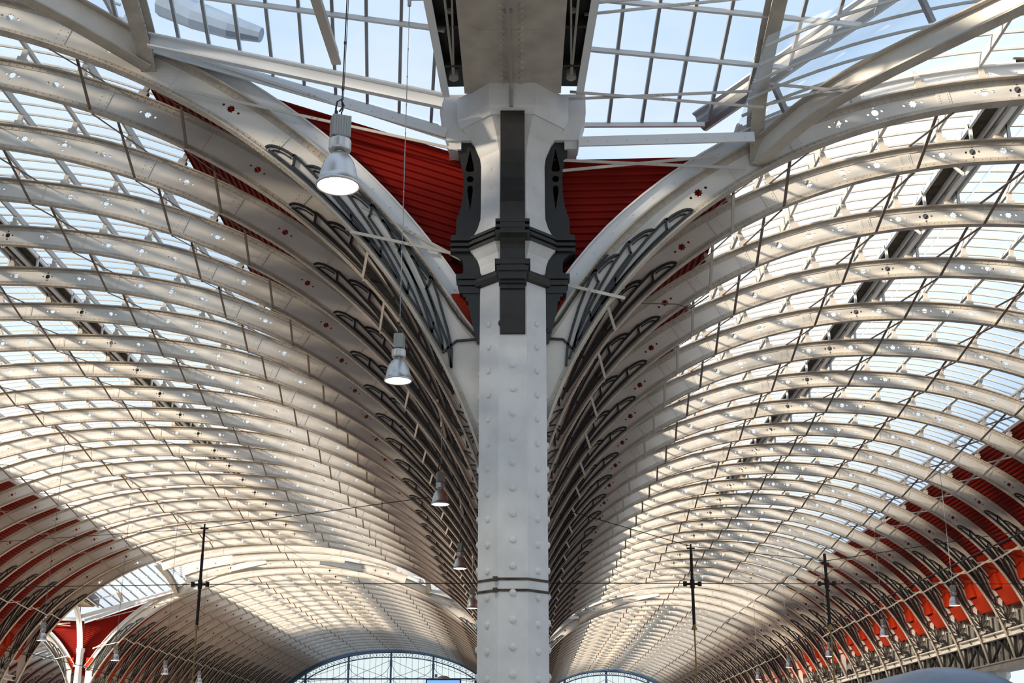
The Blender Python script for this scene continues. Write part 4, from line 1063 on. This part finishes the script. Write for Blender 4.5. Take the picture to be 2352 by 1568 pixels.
# ------------------------------------------------------------------ gable windows
def gable(V, n, side):
    r = thing('window_%d' % n, 'arched iron gable window closing the far end of the %s vault' % side, 'window', (V.cx, YG, 0)); r['kind'] = 'structure'
    S0 = V.L
    arc = [V.at(-S0 + 2 * S0 * i / 48) for i in range(49)]
    mb = MB(); pts = arc + [(arc[-1][0], 2.0), (arc[0][0], 2.0)]
    mb.add([(p[0], .05, p[1]) for p in pts], [tuple(range(len(pts)))]); mb.obj('glass', 'gableglass', r)
    rg = MB(); ex = [offp(V, -S0 + 2 * S0 * i / 48, .62)[0] for i in range(49)]
    for (a, b), (c, d) in zip(zip(arc, arc[1:]), zip(ex, ex[1:])):
        rg.add([(a[0], -.55, a[1]), (b[0], -.55, b[1]), (d[0], -.55, d[1]), (c[0], -.55, c[1])], [(0, 1, 2, 3)])
        rg.add([(a[0], -.60, a[1]), (b[0], -.60, b[1]), (b[0], .1, b[1]), (a[0], .1, a[1])], [(0, 1, 2, 3)])
    rg.obj('arch_panel', 'gable', r)
    fr = MB()
    inner = [(p[0] * (1 - .045), 6 + (p[1] - 6) * (1 - .06)) for p in arc]
    for q in (arc, inner):
        for a, b in zip(q, q[1:]): fr.bar((a[0], 0, a[1]), (b[0], 0, b[1]), .12, .12 if q is arc else .07, (0, 1, 0))
    def zat(u): return float(np.interp(abs(u), V.P[:, 0], V.P[:, 1])) if abs(u) < V.P[-1, 0] else 6.0
    a0 = V.P[-1, 0]; nm = 6 if V is VL else 4; sp = 2 * a0 / (nm + .0) / 1.0
    main = [(-a0 + 2 * a0 * (k + .0) / nm) for k in range(1, nm)] + [0]
    main = sorted(set(round(x, 3) for x in main))
    zrow = [zat(0) - 3.1, zat(0) - 6.6]
    for x in main:
        fr.bar((x, -.06, 2), (x, -.06, zat(x)), .22, .2, (0, 1, 0))
        for z in (zat(x) - 1.2,): fr.bar((x, -.08, z - .3), (x, -.08, z + .3), .3, .26, (0, 1, 0))
    for z in zrow: 
        ww = a0
        for s_ in np.linspace(0, a0, 200):
            if zat(s_) > z: ww = s_
        fr.bar((-ww, -.05, z), (ww, -.05, z), .12, .16)
    # thin vertical glazing bars
    nn = int(2 * a0 / .72)
    for k in range(nn):
        x = -a0 + (k + .5) * 2 * a0 / nn; fr.bar((x, 0, 2), (x, 0, zat(x)), .035, .05, (0, 1, 0))
    # arched loops under the outer rim and curved bracing inside each bay
    for i in range(48):
        a, b = arc[i], arc[i + 1]; c, d = inner[i], inner[i + 1]
        fr.tube([(a[0], 0, a[1]), ((c[0] + d[0]) / 2, 0, (c[1] + d[1]) / 2), (b[0], 0, b[1])], .03, 4)
        fr.tube([(c[0], 0, c[1]), ((a[0] + b[0]) / 2, 0, (a[1] + b[1]) / 2), (d[0], 0, d[1])], .03, 4)
    xs = [-a0] + main + [a0]
    for x0, x1 in zip(xs, xs[1:]):
        for zt, zb in ((None, zrow[0]), (zrow[0], zrow[1])):
            t0 = (zat(x0) if zt is None else zt) - (.9 if zt is None else 0); t1 = (zat(x1) if zt is None else zt) - (.9 if zt is None else 0)
            if min(t0, t1) < zb + .3: 
                if max(t0, t1) < zb + .4: continue
            for (xa, za, xb, zb_) in ((x0, t0, x1, zb), (x1, t1, x0, zb)):
                P = [(xa + (xb - xa) * t, -.03, za + (zb_ - za) * t + .0) for t in (0, 1)]
                fr.tube(P, .032, 4)
                for sgn in (1, -1):
                    P = [(xa + (xb - xa) * (1 - math.cos(t * PI / 2)) * .55, -.03, za + (zb_ - za) * math.sin(t * PI / 2)) for t in [k / 7 for k in range(8)]]
                fr.tube(P, .036, 4)
    fr.obj('window_frame', 'gable', r)
gable(VL, 1, 'left'); gable(VR, 2, 'right')

# ------------------------------------------------------------------ bottom edge: departure board, train, floor
r = thing('departure_board', 'blue cased departure board just peeking in left of the column foot', 'display board', (-3.62, 60, 0))
mb = MB(); mb.box((0, 0, 5.15), (1.62, .35, 1.1)); mb.obj('case', 'blue', r)
mb = MB(); mb.box((0, -.18, 5.15), (1.50, .02, .98)); mb.obj('screen', 'screen', r)
mb = MB()
for x in (-.6, .6): mb.tube([(x, 0, 0), (x, 0, 4.7)], .05, 8)
mb.lathe([(.30, 5.70), (.27, 5.78), (.15, 5.84), (.0, 5.86)], n=14); mb.box((-.35, 0, 5.85), (.12, .12, .14)); mb.obj('posts', 'pipe', r)
r = thing('train', 'rounded blue-grey train roof showing at the bottom right edge', 'train', (8.2, 24.0, 0))
mb = MB(); prof = []
for i in range(25):
    t = PI * i / 24; prof.append((-1.42 * math.cos(t) * (1 if abs(math.cos(t)) < .9 else 1), 2.75 + .86 * math.sin(t) ** .8))
vs = []; rings = [(0.0, .55, -.55), (.25, .82, -.22), (.7, .95, -.06), (1.3, 1.0, 0), (20, 1, 0), (40, 1, 0)]
for y, s_, dz in rings: vs += [(p[0] * s_, y, 2.7 + (p[1] - 2.7) * s_ + dz * .5) for p in prof]
mb.add(vs, [(j * 25 + i, j * 25 + i + 1, (j + 1) * 25 + i + 1, (j + 1) * 25 + i) for j in range(5) for i in range(24)] + [tuple(range(25))])
mb.obj('roof', 'train', r, smooth=True)
mb = MB(); mb.box((0, 20.6, 1.75), (2.8, 38.8, 2.1)); mb.box((0, .8, 1.6), (2.3, 1.2, 1.9)); mb.obj('body', 'trainbody', r)
mb = MB()
for k in range(12):
    for s_ in (-1, 1): mb.box((s_ * 1.405, 3 + k * 3, 2.0), (.02, 1.7, .8))
mb.box((0, .19, 2.15), (1.7, .03, .7)); mb.obj('windows', 'greybar', r)
mb = MB()
for y in (3, 8, 30, 36):
    for s_ in (-1, 1): mb.tube([(s_ * .65, y, .46), (s_ * .80, y, .46)], .46, 16)
mb.obj('wheels', 'wire', r)
mb = MB(); mb.add([(-70, -30, 0), (60, -30, 0), (60, 190, 0), (-70, 190, 0)], [(0, 1, 2, 3)])
tag(mb.obj('floor', 'floor'), 'pale station floor', 'floor', kind='structure')

for o in scene.objects:
    if o.get('label') and not (4 <= len(o['label'].split()) <= 16): print('LABEL', len(o['label'].split()), o['label'])
